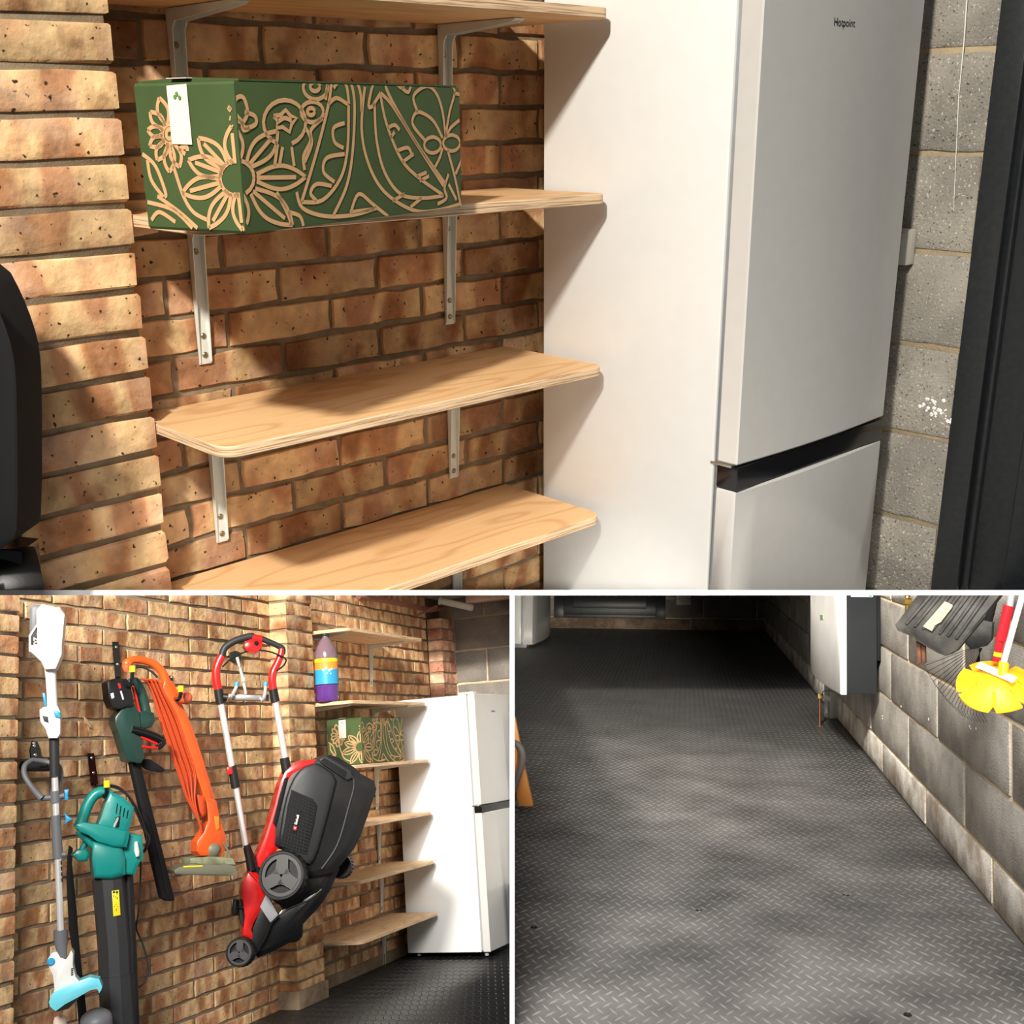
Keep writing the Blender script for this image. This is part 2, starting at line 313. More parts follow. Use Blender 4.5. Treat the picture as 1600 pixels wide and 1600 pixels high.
def link(o, bay, base, parent=None):
    base = V(base); C.objects.link(o); o['_b'] = tuple(base)
    if parent:
        o.parent = parent; o.location = (base - V(parent['_b'])) * bay.k
    else:
        o.matrix_world = bay.M @ Matrix.Translation(base * bay.k)
    bay.objs.append(o); return o
def thing(bay, name, label, cat, base, group=None):
    o = bpy.data.objects.new(name, None); o.empty_display_size = .05; link(o, bay, base)
    return tag(o, label, cat, group)
def tag(o, label, cat=None, group=None):
    o['label'] = label
    if cat: o['category'] = cat
    if group: o['group'] = group
    return o
def struct(o, label=None):
    o['kind'] = 'structure'
    if label: o['label'] = label
    return o
def inset(P, d):
    n = len(P); a = sum(P[i][0] * P[(i + 1) % n][1] - P[(i + 1) % n][0] * P[i][1] for i in range(n)); sg = 1 if a > 0 else -1; out = []
    for i in range(n):
        p0, p1, p2 = P[i - 1], P[i], P[(i + 1) % n]
        e1 = V((p1[0] - p0[0], p1[1] - p0[1])).normalized(); e2 = V((p2[0] - p1[0], p2[1] - p1[1])).normalized()
        n1 = V((-e1.y, e1.x)); n2 = V((-e2.y, e2.x)); b = (n1 + n2)
        if b.length < .2: b = n1
        b.normalize(); s_ = d / max(.5, b.dot(n1)); out.append((p1[0] + b.x * s_ * sg, p1[1] + b.y * s_ * sg))
    return out
def chaikin(P, it=1, closed=True):
    for _ in range(it):
        Q = []
        n = len(P)
        for i in range(n if closed else n - 1):
            a, b = P[i], P[(i + 1) % n]
            Q += [tuple(.75 * x + .25 * y for x, y in zip(a, b)), tuple(.25 * x + .75 * y for x, y in zip(a, b))]
        P = Q if closed else [P[0]] + Q + [P[-1]]
    return P
def spline(P, n=6):
    out = []; m = len(P)
    for i in range(m - 1):
        p0 = P[max(i - 1, 0)]; p1 = P[i]; p2 = P[i + 1]; p3 = P[min(i + 2, m - 1)]
        for k in range(n):
            t = k / n
            out.append(tuple(.5 * ((2 * b) + (-a + c) * t + (2 * a - 5 * b + 4 * c - d) * t * t + (-a + 3 * b - 3 * c + d) * t ** 3) for a, b, c, d in zip(p0, p1, p2, p3)))
    out.append(tuple(P[-1])); return out
def prism(mb, fr, P, o0, o1, bev=2.0, depth=None, rnd=0, mi=0):
    """outline in view of frame fr, from offset o0 (back) to o1 (front), edges rounded by bev pixels"""
    if rnd: P = chaikin(P, rnd)
    d = depth if depth is not None else bev * fr.m * 1.2
    d = min(d, abs(o1 - o0) * .6)
    I = inset(P, bev); H = inset(P, bev * .3)
    q = lambda S_, o: [fr.pt(x, y, o) for x, y in S_]
    f0 = q(P, (o0 + o1) / 2)
    # keep the section constant behind the front face: push the outline straight back along the normal
    back = [p - fr.n * ((o0 + o1) / 2 - o0) for p in f0]; mid = [p + fr.n * (o1 - d - (o0 + o1) / 2) for p in f0]
    rs = [back, mid, q(H, o1 - d * .3), q(I, o1)]
    return mb.rings(rs, True, True, True, mi)
def ftube(mb, fr, P, rpx, n=10, off=0.0, smooth=0, mi=0, cap=True):
    Q = [(p[0], p[1], p[2] if len(p) > 2 else off) for p in P]
    if smooth: Q = spline(Q, smooth)
    rr = [r * fr.m for r in rpx] if isinstance(rpx, (list, tuple)) else rpx * fr.m
    if isinstance(rr, list) and smooth:
        a = rr; rr = []
        for i in range(len(a) - 1): rr += [a[i] + (a[i + 1] - a[i]) * k / smooth for k in range(smooth)]
        rr.append(a[-1])
    return mb.tube([fr.pt(*p) for p in Q], rr, n, cap, mi)
def text_mesh(name, body, m, bay, origin, xdir, updir, height, parent, bold=0.0):
    cu = bpy.data.curves.new(name, 'FONT'); cu.body = body; cu.size = 1.0; cu.extrude = .01; cu.offset = bold; cu.align_x = 'CENTER'
    to = bpy.data.objects.new(name, cu); C.objects.link(to); bpy.context.view_layer.update()
    me = bpy.data.meshes.new_from_object(to.evaluated_get(bpy.context.evaluated_depsgraph_get()))
    C.objects.unlink(to); bpy.data.objects.remove(to)
    x = V(xdir).normalized(); u = V(updir); u = (u - x * u.dot(x)).normalized(); n = x.cross(u)
    base = V(parent['_b']); s = height * 1.4
    for v in me.vertices:
        v.co = (V(origin) + x * v.co.x * s + u * v.co.y * s + n * v.co.z * s * .3 - base) * bay.k
    me.materials.clear(); me.materials.append(m)
    return link(bpy.data.objects.new(name, me), bay, base, parent)

# ------------------------------------------------------------------ brick and block walls
def brick_mesh(L, H, D, k, m, seed, ax='X', rag=.003):
    """front face at +ax; L along the wall, H up, D deep; ragged arris"""
    r = random.Random(seed); per = []
    nx, nz = 5, 2
    for i in range(nx): per.append((-L / 2 + L * i / nx, -H / 2))
    for i in range(nz): per.append((L / 2, -H / 2 + H * i / nz))
    for i in range(nx): per.append((L / 2 - L * i / nx, H / 2))
    for i in range(nz): per.append((-L / 2, H / 2 - H * i / nz))
    j = lambda a: a + r.uniform(-rag, rag)
    p1 = [(j(a), j(b)) for a, b in per]
    p0 = p1; p2 = [(a * (1 - .022) , b * (1 - .07)) for a, b in p1]
    if ax == 'X': g = lambda a, b, d: V((d, a, b))
    else: g = lambda a, b, d: V((a, -d, b))
    mb = MB(); mb.rings([[g(a, b, -D) for a, b in p0], [g(a, b, -.004) for a, b in p1], [g(a, b, 0) for a, b in p2]])
    me = bpy.data.meshes.new('brick'); me.from_pydata([p * k for p in mb.v], [], mb.f)
    bm = bmesh.new(); bm.from_mesh(me); bmesh.ops.recalc_face_normals(bm, faces=bm.faces[:]); bm.to_mesh(me); bm.free()
    me.materials.append(m); me.shade_smooth(); me.set_sharp_from_angle(angle=math.radians(50))
    return me
def wall_grid(bay, parent, ax, face, u0, u1, z0, z1, L, H, zoff, uoff, gap, D, m, name='brick', rag=.003, off_seq=(0, .5), variants=6, zgap=None, jit=.002):
    """pieces on a wall whose face is at `face` along ax; u runs along the wall"""
    k = bay.k; cache = {}; zgap = gap if zgap is None else zgap
    n0 = math.floor((z0 - zoff) / H); n1 = math.ceil((z1 - zoff) / H)
    for n in range(n0, n1):
        zc = zoff + (n + .5) * H
        o = off_seq[n % len(off_seq)] * L + uoff
        i0 = math.floor((u0 - o) / L); i1 = math.ceil((u1 - o) / L)
        for i in range(i0, i1):
            a = max(u0, o + i * L + gap / 2); b = min(u1, o + (i + 1) * L - gap / 2)
            if b - a < .025: continue
            ln = round(b - a, 2); key = (ln, random.randrange(variants))
            if key not in cache: cache[key] = brick_mesh(b - a, H - zgap, D, k, m, hash(key) % 9999, ax, rag)
            ob = bpy.data.objects.new(name, cache[key]); uc = (a + b) / 2; dj = random.uniform(-jit, jit)
            link(ob, bay, (face + dj, uc, zc) if ax == 'X' else (uc, face - dj, zc), parent)
def single_course(bay, parent, x1, y0, y1, z0, z1, H, zoff, gap, D, m, rag=.003, xlo=0.0):
    """a pier: one brick a course showing two faces"""
    k = bay.k; n = math.floor((z0 - zoff) / H); me = []
    for s_ in range(5):
        r = random.Random(s_ + 40); mb = MB()
        def ring(z, ins):
            pts = [(xlo, y0 + ins), (x1 * .5 + xlo * .5, y0 + ins), (x1 - ins, y0 + ins), (x1 - ins, y0 + (y1 - y0) * .33), (x1 - ins, y0 + (y1 - y0) * .66), (x1 - ins, y1 - ins), (xlo, y1 - ins)]
            return [V((a - x1 + (r.uniform(-rag, rag) if a > xlo else 0), b - y0 + r.uniform(-rag, rag), z + r.uniform(-rag, rag) * .6)) for a, b in pts]
        h = (H - gap) / 2
        mb.rings([ring(-h, .004), ring(-h + .004, 0), ring(h - .004, 0), ring(h, .004)])
        q = bpy.data.meshes.new('brick'); q.from_pydata([p * k for p in mb.v], [], mb.f)
        bm = bmesh.new(); bm.from_mesh(q); bmesh.ops.recalc_face_normals(bm, faces=bm.faces[:]); bm.to_mesh(q); bm.free()
        q.materials.append(m); q.shade_smooth(); q.set_sharp_from_angle(angle=math.radians(40)); me.append(q)
    while zoff + n * H < z1:
        ob = bpy.data.objects.new('brick', random.choice(me)); link(ob, bay, (x1, y0, zoff + (n + .5) * H), parent); n += 1

# ================================================================== UPPER BAY: shelves and fridge close up
b = B1; on = b.on
wl = struct(MB().box(-.12, -.006, .70, 2.75, .1, 2.05).build('wall_left', MORTAR1, b, (0, .7, .1)), 'yellow and brown brick wall behind the shelves of the upper room')
wall_grid(b, wl, 'X', 0.0, .80, 2.68, .25, 2.0, .246, .075, 1.068 - .075 * 20, 1.275 - .246 * .5, .011, .04, GBRICK1)
wp = struct(MB().box(-.1, .094, .45, .920, .1, 2.05).build('wall_pier', MORTAR1, b, (0, .45, .1)), 'projecting brick pier at the left edge of the upper room')
single_course(b, wp, .10, .665, .926, .4, 2.0, .0733, 1.580 - .0733 * 20, .012, .1, GBRICK1)
single_course(b, wp, .10, .39, .655, .4, 2.0, .0733, 1.580 - .0733 * 20, .012, .1, GBRICK1)

def shelf(bay, label, ztop, y0, y1, D, th, ply, edge, brys, barm, bup, group, rnd=.035, screws=(.06, .16)):
    t = thing(bay, 'wall_shelf', label, 'shelf', (0, (y0 + y1) / 2, ztop - th), group)
    def outline(e):
        P = [(0.004, y0 + e), (0.004, y1 - e)]
        for i in range(6):
            a = math.pi / 2 * i / 5; P.append((D - e - rnd + rnd * math.sin(a), y1 - e - rnd + rnd * math.cos(a)))
        for i in range(6):
            a = math.pi / 2 * i / 5; P.append((D - e - rnd + rnd * math.cos(a), y0 + e + rnd - rnd * math.sin(a)))
        return P
    mb = MB(); e = .0015; rs = [[V((x, y, z)) for x, y in outline(q)] for z, q in ((ztop - th, e), (ztop - th + e, 0), (ztop - e, 0), (ztop, e))]
    mb.rings([rs[0], rs[0]], True, False, True, 0); mb.rings(rs, False, False, True, 1); mb.rings([rs[3], rs[3]], False, True, True, 0)
    mb.f = [f for f in mb.f]; mb.build('board', [ply, edge], bay, None, t)
    for by in brys:
        bm_ = MB(); wd = .026; z1 = ztop - th - .001; tk = .0035
        z0 = z1 - bup
        # upright strap with a rib, and arm with a tapered rib
        bm_.box(.002, .002 + tk, by - wd / 2, by + wd / 2, z0, z1, .001)
        bm_.box(.002, barm, by - wd / 2, by + wd / 2, z1 - tk, z1, .001)
        for sgn in (-1, 1):
            ya, yb = by + sgn * (wd / 2 - .002), by + sgn * (wd / 2)
            ya, yb = min(ya, yb), max(ya, yb)
            pr = [(.003, z0 + .01), (.008, z0 + .004), (.022, z1 - .035), (.032, z1 - .022), (barm * .94, z1 - .008), (barm, z1 - .003), (.003, z1 - .002)]
            bm_.rings([[V((x, ya, z)) for x, z in pr], [V((x, yb, z)) for x, z in pr]])
        br = bm_.build('bracket', BRKT, bay, (0, by, z0), t)
        for dz in (.018, bup - screws[0], bup - screws[0] - screws[1]):
            if dz > .03 and bup < .1: continue
            sm = MB().lathe((.002 + tk, by, z0 + dz), (1, 0, 0), [(.006, 0), (.006, .0015), (.004, .003), (.0015, .0022)], 12)
            sm.build('screw', SCREW, bay, None, br)
    return t
ZS1 = [1.704, 1.342, .972, .622]
LS1 = ['topmost plywood shelf of the upper room, seen from below', 'plywood shelf carrying the flowery green box in the upper room',
       'empty plywood shelf below the green box, middle of the upper room', 'lowest plywood shelf of the upper room, cut by the bottom edge']
for z, l in zip(ZS1, LS1):
    yL = on((312, 480), 0, .002).y; yR = on((700, 430), 0, .002).y
    shelf(b, l, z, .932, 1.892, .335, .020, PLY1, PLYE1, (yL, yR), .24, .275, 'shelves of the upper room')

# ---- green box with printed line art
def to1(c): return [(x / 3.2, y / 3.2) for x, y in c]
def to2(c): return [(400 + x / 3.2, y / 3.2) for x, y in c]
def circ(cx, cy, rx, ry=None, a0=0, a1=360, n=18):
    ry = ry or rx
    return [(cx + rx * math.cos(math.radians(a0 + (a1 - a0) * i / n)), cy + ry * math.sin(math.radians(a0 + (a1 - a0) * i / n))) for i in range(n + 1)]
def petal(c, tip, wid, r0=.28, mid=True):
    c = V(c); tp = V(tip); d = tp - c; nrm = V((-d.y, d.x)).normalized() * wid; s0 = c + d * r0
    out = [spline([tuple(c + d * a_ + nrm * w_ * sg) for a_, w_ in ((r0, .30), (r0 + (1 - r0) * .3, .88), (r0 + (1 - r0) * .55, 1.0), (r0 + (1 - r0) * .8, .62), (1.0, 0.0))], 4) for sg in (1, -1)]
    if mid: out.append([tuple(s0), tuple(c + d * .86)])
    return out
ART = []
fc = (1185, 890)
ART += [to1(circ(1185, 890, 82, 88))]
for tip, wd in (((1160, 630), 42), ((1385, 655), 52), ((1525, 885), 58), ((1460, 1125), 58), ((1215, 1150), 36), ((1048, 1140), 40), ((915, 965), 50), ((945, 800), 48), ((995, 690), 44)):
    ART += [to1(p) for p in petal(fc, tip, wd)]
for c in ([(1145, 550), (1180, 490), (1215, 490), (1235, 560), (1215, 610)], [(1220, 560), (1270, 580), (1275, 620), (1225, 640), (1205, 610)],
          [(1145, 540), (1190, 590), (1205, 610), (1150, 590)], [(1205, 610), (1215, 650), (1245, 640)]):
    ART.append(to1(spline(c)))
sf = (850, 670)
ART += [to1(circ(850, 670, 36, 50)), to1(circ(850, 670, 16, 24))]
for tip in ((800, 490), (755, 560), (742, 650), (752, 730), (790, 800), (850, 860), (900, 835)):
    ART += [to1(p) for p in petal(sf, tip, 26, .3, False)]
for c in ([(715, 770), (780, 830), (830, 960), (825, 985)], [(740, 800), (760, 900), (820, 985)], [(740, 1010), (870, 1050), (965, 1140)], [(790, 980), (900, 1060), (990, 1140)],
          [(870, 830), (920, 980), (970, 1060), (1040, 1100)], [(760, 1100), (800, 1060), (880, 1110)], [(930, 770), (900, 745), (935, 735), (940, 755)]):
    ART.append(to1(spline(c)))
ART += [to2(circ(140, 612, 106, 112, -250, 70)), to2([(85, 580), (120, 575), (145, 550), (170, 580), (200, 590), (175, 620), (165, 660), (130, 635), (100, 640), (105, 605), (85, 580)]),
        to2(spline([(105, 610), (140, 590), (175, 605)])), to2([(105, 720), (90, 830)]), to2([(130, 735), (115, 820)]), to2([(175, 735), (188, 830)]),
        to2(circ(295, 435, 62, 62, -50, 230)), to2(circ(292, 432, 24)), to2(circ(278, 560, 56, 52)), to2(circ(272, 558, 18))]
for c in ([(245, 640), (270, 700), (235, 780), (240, 850)], [(330, 590), (272, 650), (275, 720), (240, 810)], [(375, 400), (360, 520), (300, 760), (225, 1010)],
          [(225, 1010), (330, 1000), (420, 890), (455, 740), (460, 525)], [(360, 520), (400, 490), (460, 525)], [(470, 400), (490, 520), (480, 760), (450, 930), (385, 1075)],
          [(440, 615), (385, 640), (390, 710), (435, 740)], [(440, 770), (350, 790), (335, 860), (390, 910)], [(375, 930), (300, 920), (270, 965), (300, 1005)],
          [(385, 440), (412, 405), (448, 425), (462, 520)], [(355, 400), (345, 500)], [(500, 400), (520, 470), (525, 560)],
          [(545, 400), (525, 640), (560, 820), (640, 960), (780, 1050), (900, 1052), (1015, 1020)], [(585, 400), (560, 530), (592, 522)],
          [(590, 520), (600, 700), (640, 860), (720, 970), (830, 990), (935, 978)], [(620, 465), (580, 530)], [(620, 465), (680, 530), (800, 720), (935, 930)],
          [(620, 480), (650, 620), (720, 790), (800, 880), (932, 975)], [(645, 400), (660, 470), (790, 700), (945, 920)], [(655, 640), (690, 625), (715, 650)], [(690, 660), (670, 690)],
          [(700, 755), (755, 738), (775, 770)], [(730, 810), (785, 770)], [(800, 882), (850, 862)], [(815, 905), (862, 880)],
          [(470, 1065), (510, 970), (580, 1020), (660, 1085)], [(475, 1060), (590, 1045)], [(680, 1005), (740, 970)], [(770, 1035), (825, 990)],
          [(200, 960), (230, 1040), (340, 1080), (480, 1075), (600, 1040)], [(930, 690), (880, 600), (805, 560), (780, 620), (840, 700)],
          [(805, 560), (785, 480), (850, 430), (900, 470), (930, 560), (945, 680)], [(890, 430), (940, 405), (990, 450), (965, 560), (945, 680)], [(1015, 600), (970, 640), (945, 690)], [(985, 465), (1015, 472)],
          [(930, 740), (915, 790), (890, 840)], [(955, 750), (990, 880), (1022, 1030)], [(1025, 800), (995, 870)], [(960, 920), (1000, 1000)], [(905, 1020), (950, 990), (940, 940), (960, 870)],
          [(100, 960), (160, 1080), (170, 1130)], [(160, 1060), (215, 1080), (235, 1130)], [(690, 400), (725, 440), (745, 400)], [(725, 440), (760, 460), (775, 400)]):
    ART.append(to2(spline(c, 5)))
ART += [to2(circ(880, 725, 42, 40)), to2(circ(975, 715, 42, 40))]

zb = 1.343
cb = on((384, 366), 2, zb); rb = on((721, 323), 2, zb); lb = on((234, 348), 2, zb)
dL = (rb - cb); dL.z = 0; bl = dL.length; dL.normalize(); dS = V((-dL.y, dL.x, 0))
if dS.dot(lb - cb) < 0: dS = -dS
bs = .1
for _ in range(60):
    P_ = b.R @ (cb + dS * bs - b.C)
    if P_.x / P_.z * F + 800 < 233: break
    bs += .004

# height from the top of the front corner
hh = (on((357, 126), 0, cb.x).z - zb)
def box_uv(q):
    """seen point -> (face, u, v) on the box: face 0 = long side, 1 = short side"""
    ex = 357 + (q[1] - 126) / 240.0 * 27
    f = 0 if q[0] > ex else 1
    nrm = dS if f == 0 else dL
    d = b.ray(q); P = b.C + d * ((cb - b.C).dot(nrm) / d.dot(nrm))
    return f, ((P - cb).dot(dL) / bl if f == 0 else (P - cb).dot(dS) / bs), (P.z - zb) / hh
ARTUV = [[box_uv(q) for q in c] for c in ART]
LBL = [box_uv(q) for q in ((262, 134), (293, 131), (302, 226), (271, 225))]
def veg_box(bay, cb, dL, dS, bl, bs, hh, label, width):
    t = thing(bay, 'cardboard_box', label, 'box', cb + dL * bl / 2 + dS * bs / 2)
    mb = MB(); z0, z1 = cb.z, cb.z + hh
    cor = [cb, cb + dL * bl, cb + dL * bl + dS * bs, cb + dS * bs]
    def ring(z, e):
        ce = sum(cor, V()) / 4; return [V((p.x + (ce.x - p.x) * e, p.y + (ce.y - p.y) * e, z)) for p in cor]
    mb.rings([ring(z0, .01), ring(z0 + .004, 0), ring(z1 - .004, 0), ring(z1, .01)]); mb.build('carton', BOXG, bay, None, t, smooth=20)
    fl = MB()
    for i, (o_, d1, d2, l1, l2) in enumerate(((cb, dL, dS, bl, bs * .49), (cb + dS * bs, dL, -dS, bl, bs * .49))):
        a = [o_ + d1 * .01, o_ + d1 * (l1 - .01), o_ + d1 * (l1 - .01) + d2 * l2, o_ + d1 * .01 + d2 * l2]
        fl.rings([[V((p.x, p.y, z1 + .0005)) for p in a], [V((p.x, p.y, z1 + .003 + (.004 if j > 1 else 0))) for j, p in enumerate(a)]])
    fl.build('top_flap', BOXG, bay, None, t, smooth=20)
    art = MB()
    def P3(f, u, v, o=.0012):
        base = cb + (dL * u * bl if f == 0 else dS * u * bs) + V((0, 0, v * hh)); return base - (dS if f == 0 else dL) * o
    for c in ARTUV:
        run = []
        def flush(run):
            if len(run) < 2: return
            f = run[0][0]; su, sv = (bl if f == 0 else bs), hh
            pts = [V((u * su, v * sv)) for _, u, v in run]; Lf, Rt = [], []
            for i, p in enumerate(pts):
                d = (pts[min(i + 1, len(pts) - 1)] - pts[max(i - 1, 0)])
                if d.length < 1e-6: d = V((1, 0))
                d.normalize(); nn = V((-d.y, d.x)) * width
                Lf.append(p + nn); Rt.append(p - nn)
            cl = lambda p: (min(max(p.x / su, .002), .998), min(max(p.y / sv, .004), .996))
            o = len(art.v)
            for a_, b_ in zip(Lf, Rt): art.v += [P3(f, *cl(a_)), P3(f, *cl(b_))]
            for i in range(len(pts) - 1): art.f.append([o + 2 * i, o + 2 * i + 1, o + 2 * i + 3, o + 2 * i + 2]); art.mi.append(0)
        for pt in c:
            if run and run[-1][0] != pt[0]: flush(run); run = []
            if -.02 < pt[1] < 1.02 and -.02 < pt[2] < 1.02: run.append(pt)
            else: flush(run); run = []
        flush(run)
    a = art.build('printed_flower_pattern', KRAFT, bay, None, t, smooth=0); a['label'] = 'kraft brown line drawing of flowers and pea pods'
    pm = MB(); Q = [P3(f, u, v, .002) for f, u, v in LBL]; pm.rings([Q, [p - dL * .0006 for p in Q]])
    # the label folds over onto the lid
    top = [Q[0], Q[1], Q[1] + dL * .05, Q[0] + dL * .05]
    pm.rings([[V((p.x, p.y, z1 + .005)) for p in top], [V((p.x, p.y, z1 + .006)) for p in top]])
    o = pm.build('paper_label', PAPER, bay, None, t, smooth=0); o['label'] = 'pale pink paper label'
    lg = MB(); 
    for du in (.0, .004, -.005): 
        c0 = (Q[0] + Q[1]) / 2 - dL * .0012 + V((0, 0, -.012 - abs(du))) + dS * du; lg.lathe(c0, -dL, [(.003, 0), (.003, .0006)], 8)
    lg.build('label_mark', MAT_G, bay, None, t)
    return t
MAT_G = mat('label_green', (.08, .22, .05), .8)
veg_box(b, cb, dL, dS, bl, bs, hh, 'green cardboard box with brown flower line print on the upper room shelf', .0031)

# ---- fridge
def fridge(bay, label, x0, x1, xd, y0, y1, z0, z1, zb0, zb1, badge=True):
    t = thing(bay, 'fridge_freezer', label, 'fridge', ((x0 + xd) / 2, (y0 + y1) / 2, z0))
    MB().box(x0, x1, y0, y1, z0 + .02, z1 - .004, .006).build('cabinet', WHITE, bay, None, t)
    MB().box(x1, x1 + .012, y0 + .006, y1 - .006, z0 + .03, z1 - .01).build('door_seal', LGREY, bay, None, t)
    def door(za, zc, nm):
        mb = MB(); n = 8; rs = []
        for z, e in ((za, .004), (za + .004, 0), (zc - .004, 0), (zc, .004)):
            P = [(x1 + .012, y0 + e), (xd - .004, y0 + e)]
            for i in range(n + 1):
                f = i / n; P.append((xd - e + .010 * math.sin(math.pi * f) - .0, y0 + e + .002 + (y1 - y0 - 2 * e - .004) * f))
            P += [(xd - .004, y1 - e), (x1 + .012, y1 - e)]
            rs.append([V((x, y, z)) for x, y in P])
        mb.rings(rs); return mb.build(nm, FDOOR_SHADED, bay, None, t, smooth=22)
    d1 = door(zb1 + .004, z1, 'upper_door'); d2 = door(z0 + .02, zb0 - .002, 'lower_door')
    hb = MB().box(x1 + .010, xd + .003, y0 - .001, y1, zb0, zb1, .004).build('handle_band', BLACKG, bay, None, t); hb['label'] = 'glossy black handle recess band'
    MB().box(x1 - .006, xd - .012, y0 - .003, y0 + .03, zb1 - .002, zb1 + .003, .001).build('hinge', STEEL, bay, None, t)
    MB().box(x1 - .05, xd - .01, y0 + .01, y0 + .07, z1 - .003, z1 + .012, .004).build('top_hinge_cover', WHITE, bay, None, t)
    MB().lathe((x1 + .02, y0 + .03, z0 - .002), (0, 0, 1), [(.012, 0), (.012, .012), (.007, .014), (.007, .03)], 14).build('foot', LGREY, bay, None, t)
    MB().lathe((x0 + .05, y0 + .05, z0 - .002), (0, 0, 1), [(.012, 0), (.012, .012), (.007, .014), (.007, .03)], 14).build('foot', LGREY, bay, None, t)
    if badge:
        text_mesh('brand_lettering', 'Hotpoint', BLACKM, bay, (xd + .0106, badge[0], badge[1]), (0, 1, 0), (0, 0, 1), badge[2], d1, .0)
    return t
fridge(b, 'tall white fridge freezer beside the shelves in the upper room', .112, .622, .682, 1.915, 2.505, .0, 1.86, .752, .803, (2.175, 1.662, .015))

# ---- concrete back wall, black door, socket
Yr = 2.66
wb = struct(MB().box(-.1, 1.7, Yr + .008, Yr + .1, .05, 2.1).build('wall_back', MORTARB1, b, (0, Yr, .05)), 'grey concrete block wall beside the black door in the upper room')
wall_grid(b, wb, 'Y', Yr, .0, .80, .1, 2.05, .46, .225, 1.634 - .225 * 6, .32, .012, .05, BLK1, 'block', .002, variants=3, zgap=.014)
d1 = struct(thing(b, 'door_1', 'black painted timber door and frame at the right edge of the upper room', None, (.95, Yr, 0)))
fx = on((1531, 400), 1, Yr).x
MB().box(fx - .008, fx + .058, Yr - .03, Yr + .02, .0, 2.1, .003).build('frame_post', DOORB, b, None, d1)
MB().box(fx + .058, fx + .075, Yr - .012, Yr + .02, .0, 2.1).build('frame_stop', DOORB, b, None, d1)
MB().box(fx + .078, fx + .8, Yr - .002, Yr + .04, .02, 2.05, .003).build('door_leaf', DOORB, b, None, d1)
MB().box(fx + .16, fx + .72, Yr - .012, Yr - .001, .2, 1.9, .006).build('door_panel', DOORB, b, None, d1)
sq = on((1400, 386), 1, Yr - .04)
t = thing(b, 'wall_socket', 'small cream socket box on the block wall behind the fridge', 'socket', sq)
MB().box(sq.x - .06, sq.x + .03, Yr - .038, Yr - .001, sq.z - .042, sq.z + .042, .004).build('socket_box', CREAM, b, None, t)
MB().box(sq.x - .05, sq.x + .02, Yr - .043, Yr - .039, sq.z - .034, sq.z + .034, .002).build('face_plate', CREAM, b, None, t)
mb = MB(); p0 = on((1512, -20), 1, Yr - .012); p1 = on((1498, 150), 1, Yr - .006); p2 = on((1490, 330), 1, Yr - .004)
mb.tube([p0, (p0 + p1) / 2 + V((.002, 0, 0)), p1, p2], [.0016, .0014, .0010, .0006], 6)
tag(mb.build('hanging_thread', WPAPER, b, p0), 'thin white thread hanging down the concrete block wall', 'thread')
# splashed white render on a block
rr = random.Random(3); mb = MB()
for i in range(60):
    a = rr.random(); qx = 1440 + a * 75 + rr.uniform(-8, 8); qy = 622 + a * 60 + rr.gauss(0, 9); p = on((qx, qy), 1, Yr - .0015); s_ = rr.uniform(.002, .006)
    mb.lathe(p, (0, -1, 0), [(s_, 0), (s_ * .5, .0015)], 6)
sp = mb.build('white_splashes', WPAPER, b, None, wb); sp['kind'] = 'stuff'

# ---- black mower parts at the left edge
fr = Frame(b, (40, 700), .28, (.75, .66))
t = thing(b, 'garden_mower', 'blurred black mower collector and wheel at the left edge of the upper room', 'lawnmower', fr.pt(30, 900, 0))
mb = MB(); prism(mb, fr, chaikin([(-80, 410), (-30, 425), (-6, 470), (14, 520), (24, 560), (28, 610), (30, 820), (22, 850), (-80, 870)], 1), -.05, .10, 6); mb.build('collector', BLACKM, b, None, t)
mb = MB(); c0 = fr.pt(28, 925, .0); ax = (fr.n * .55 + fr.h * -.83).normalized()
R_ = 74 * fr.m
mb.lathe(c0, ax, [(R_ * .5, -.035), (R_ * .93, -.035), (R_, -.02), (R_, .02), (R_ * .93, .035), (R_ * .5, .035)], 40); mb.build('wheel', BLACK, b, None, t)
mb = MB(); prism(mb, fr, [(-60, 850), (35, 860), (42, 960), (-60, 960)], -.08, .03, 3); mb.build('deck', BLACKG, b, None, t)

# ================================================================== LOWER LEFT BAY: tools on the brick wall
b = B2; on = b.on; FZ = .34
wl2 = struct(MB().box(-.12, -.005, 3.0, 5.2, FZ - .02, 2.7).build('wall_left', MORTAR2, b, (0, 3, FZ)), 'yellow and brown brick wall with hanging garden tools')
PB = .295
wall_grid(b, wl2, 'X', 0.0, 3.05, 5.195, FZ, 2.66, PB, .075, 1.673 - .075 * 18 - .009, 3.866 - PB * .35, .012, .03, GBRICK2)
wl3 = struct(MB().box(-.12, -.005, 5.2, 7.4, FZ - .02, 2.7).build('wall_left', MORTAR2, b, (0, 5.2, FZ)), 'brick wall of the recess behind the lower shelves')
wall_grid(b, wl3, 'X', 0.0, 5.45, 7.16, FZ + .06, 2.66, PB, .075, 1.673 - .075 * 18 - .009, 3.866 - PB * .1, .012, .03, GBRICK2)
wpa = struct(MB().box(-.1, .096, 2.9, 3.325, FZ - .02, 2.7).build('wall_pier', MORTAR2, b, (0, 2.9, FZ)), 'sunlit brick pier at the left edge beside the tools')
single_course(b, wpa, .10, 3.05, 3.332, FZ, 2.66, .075, 1.664 - .075 * 18, .012, .1, GBRICK2)
wpb = struct(MB().box(-.1, .095, 5.196, 5.444, FZ - .02, 2.7).build('wall_pier', MORTAR2, b, (0, 5.2, FZ)), 'brick pier between the mower wall and the shelves')
single_course(b, wpb, .10, 5.19, 5.45, FZ + .09, 2.66, .075, 1.664 - .075 * 18, .011, .1, GBRICK2)
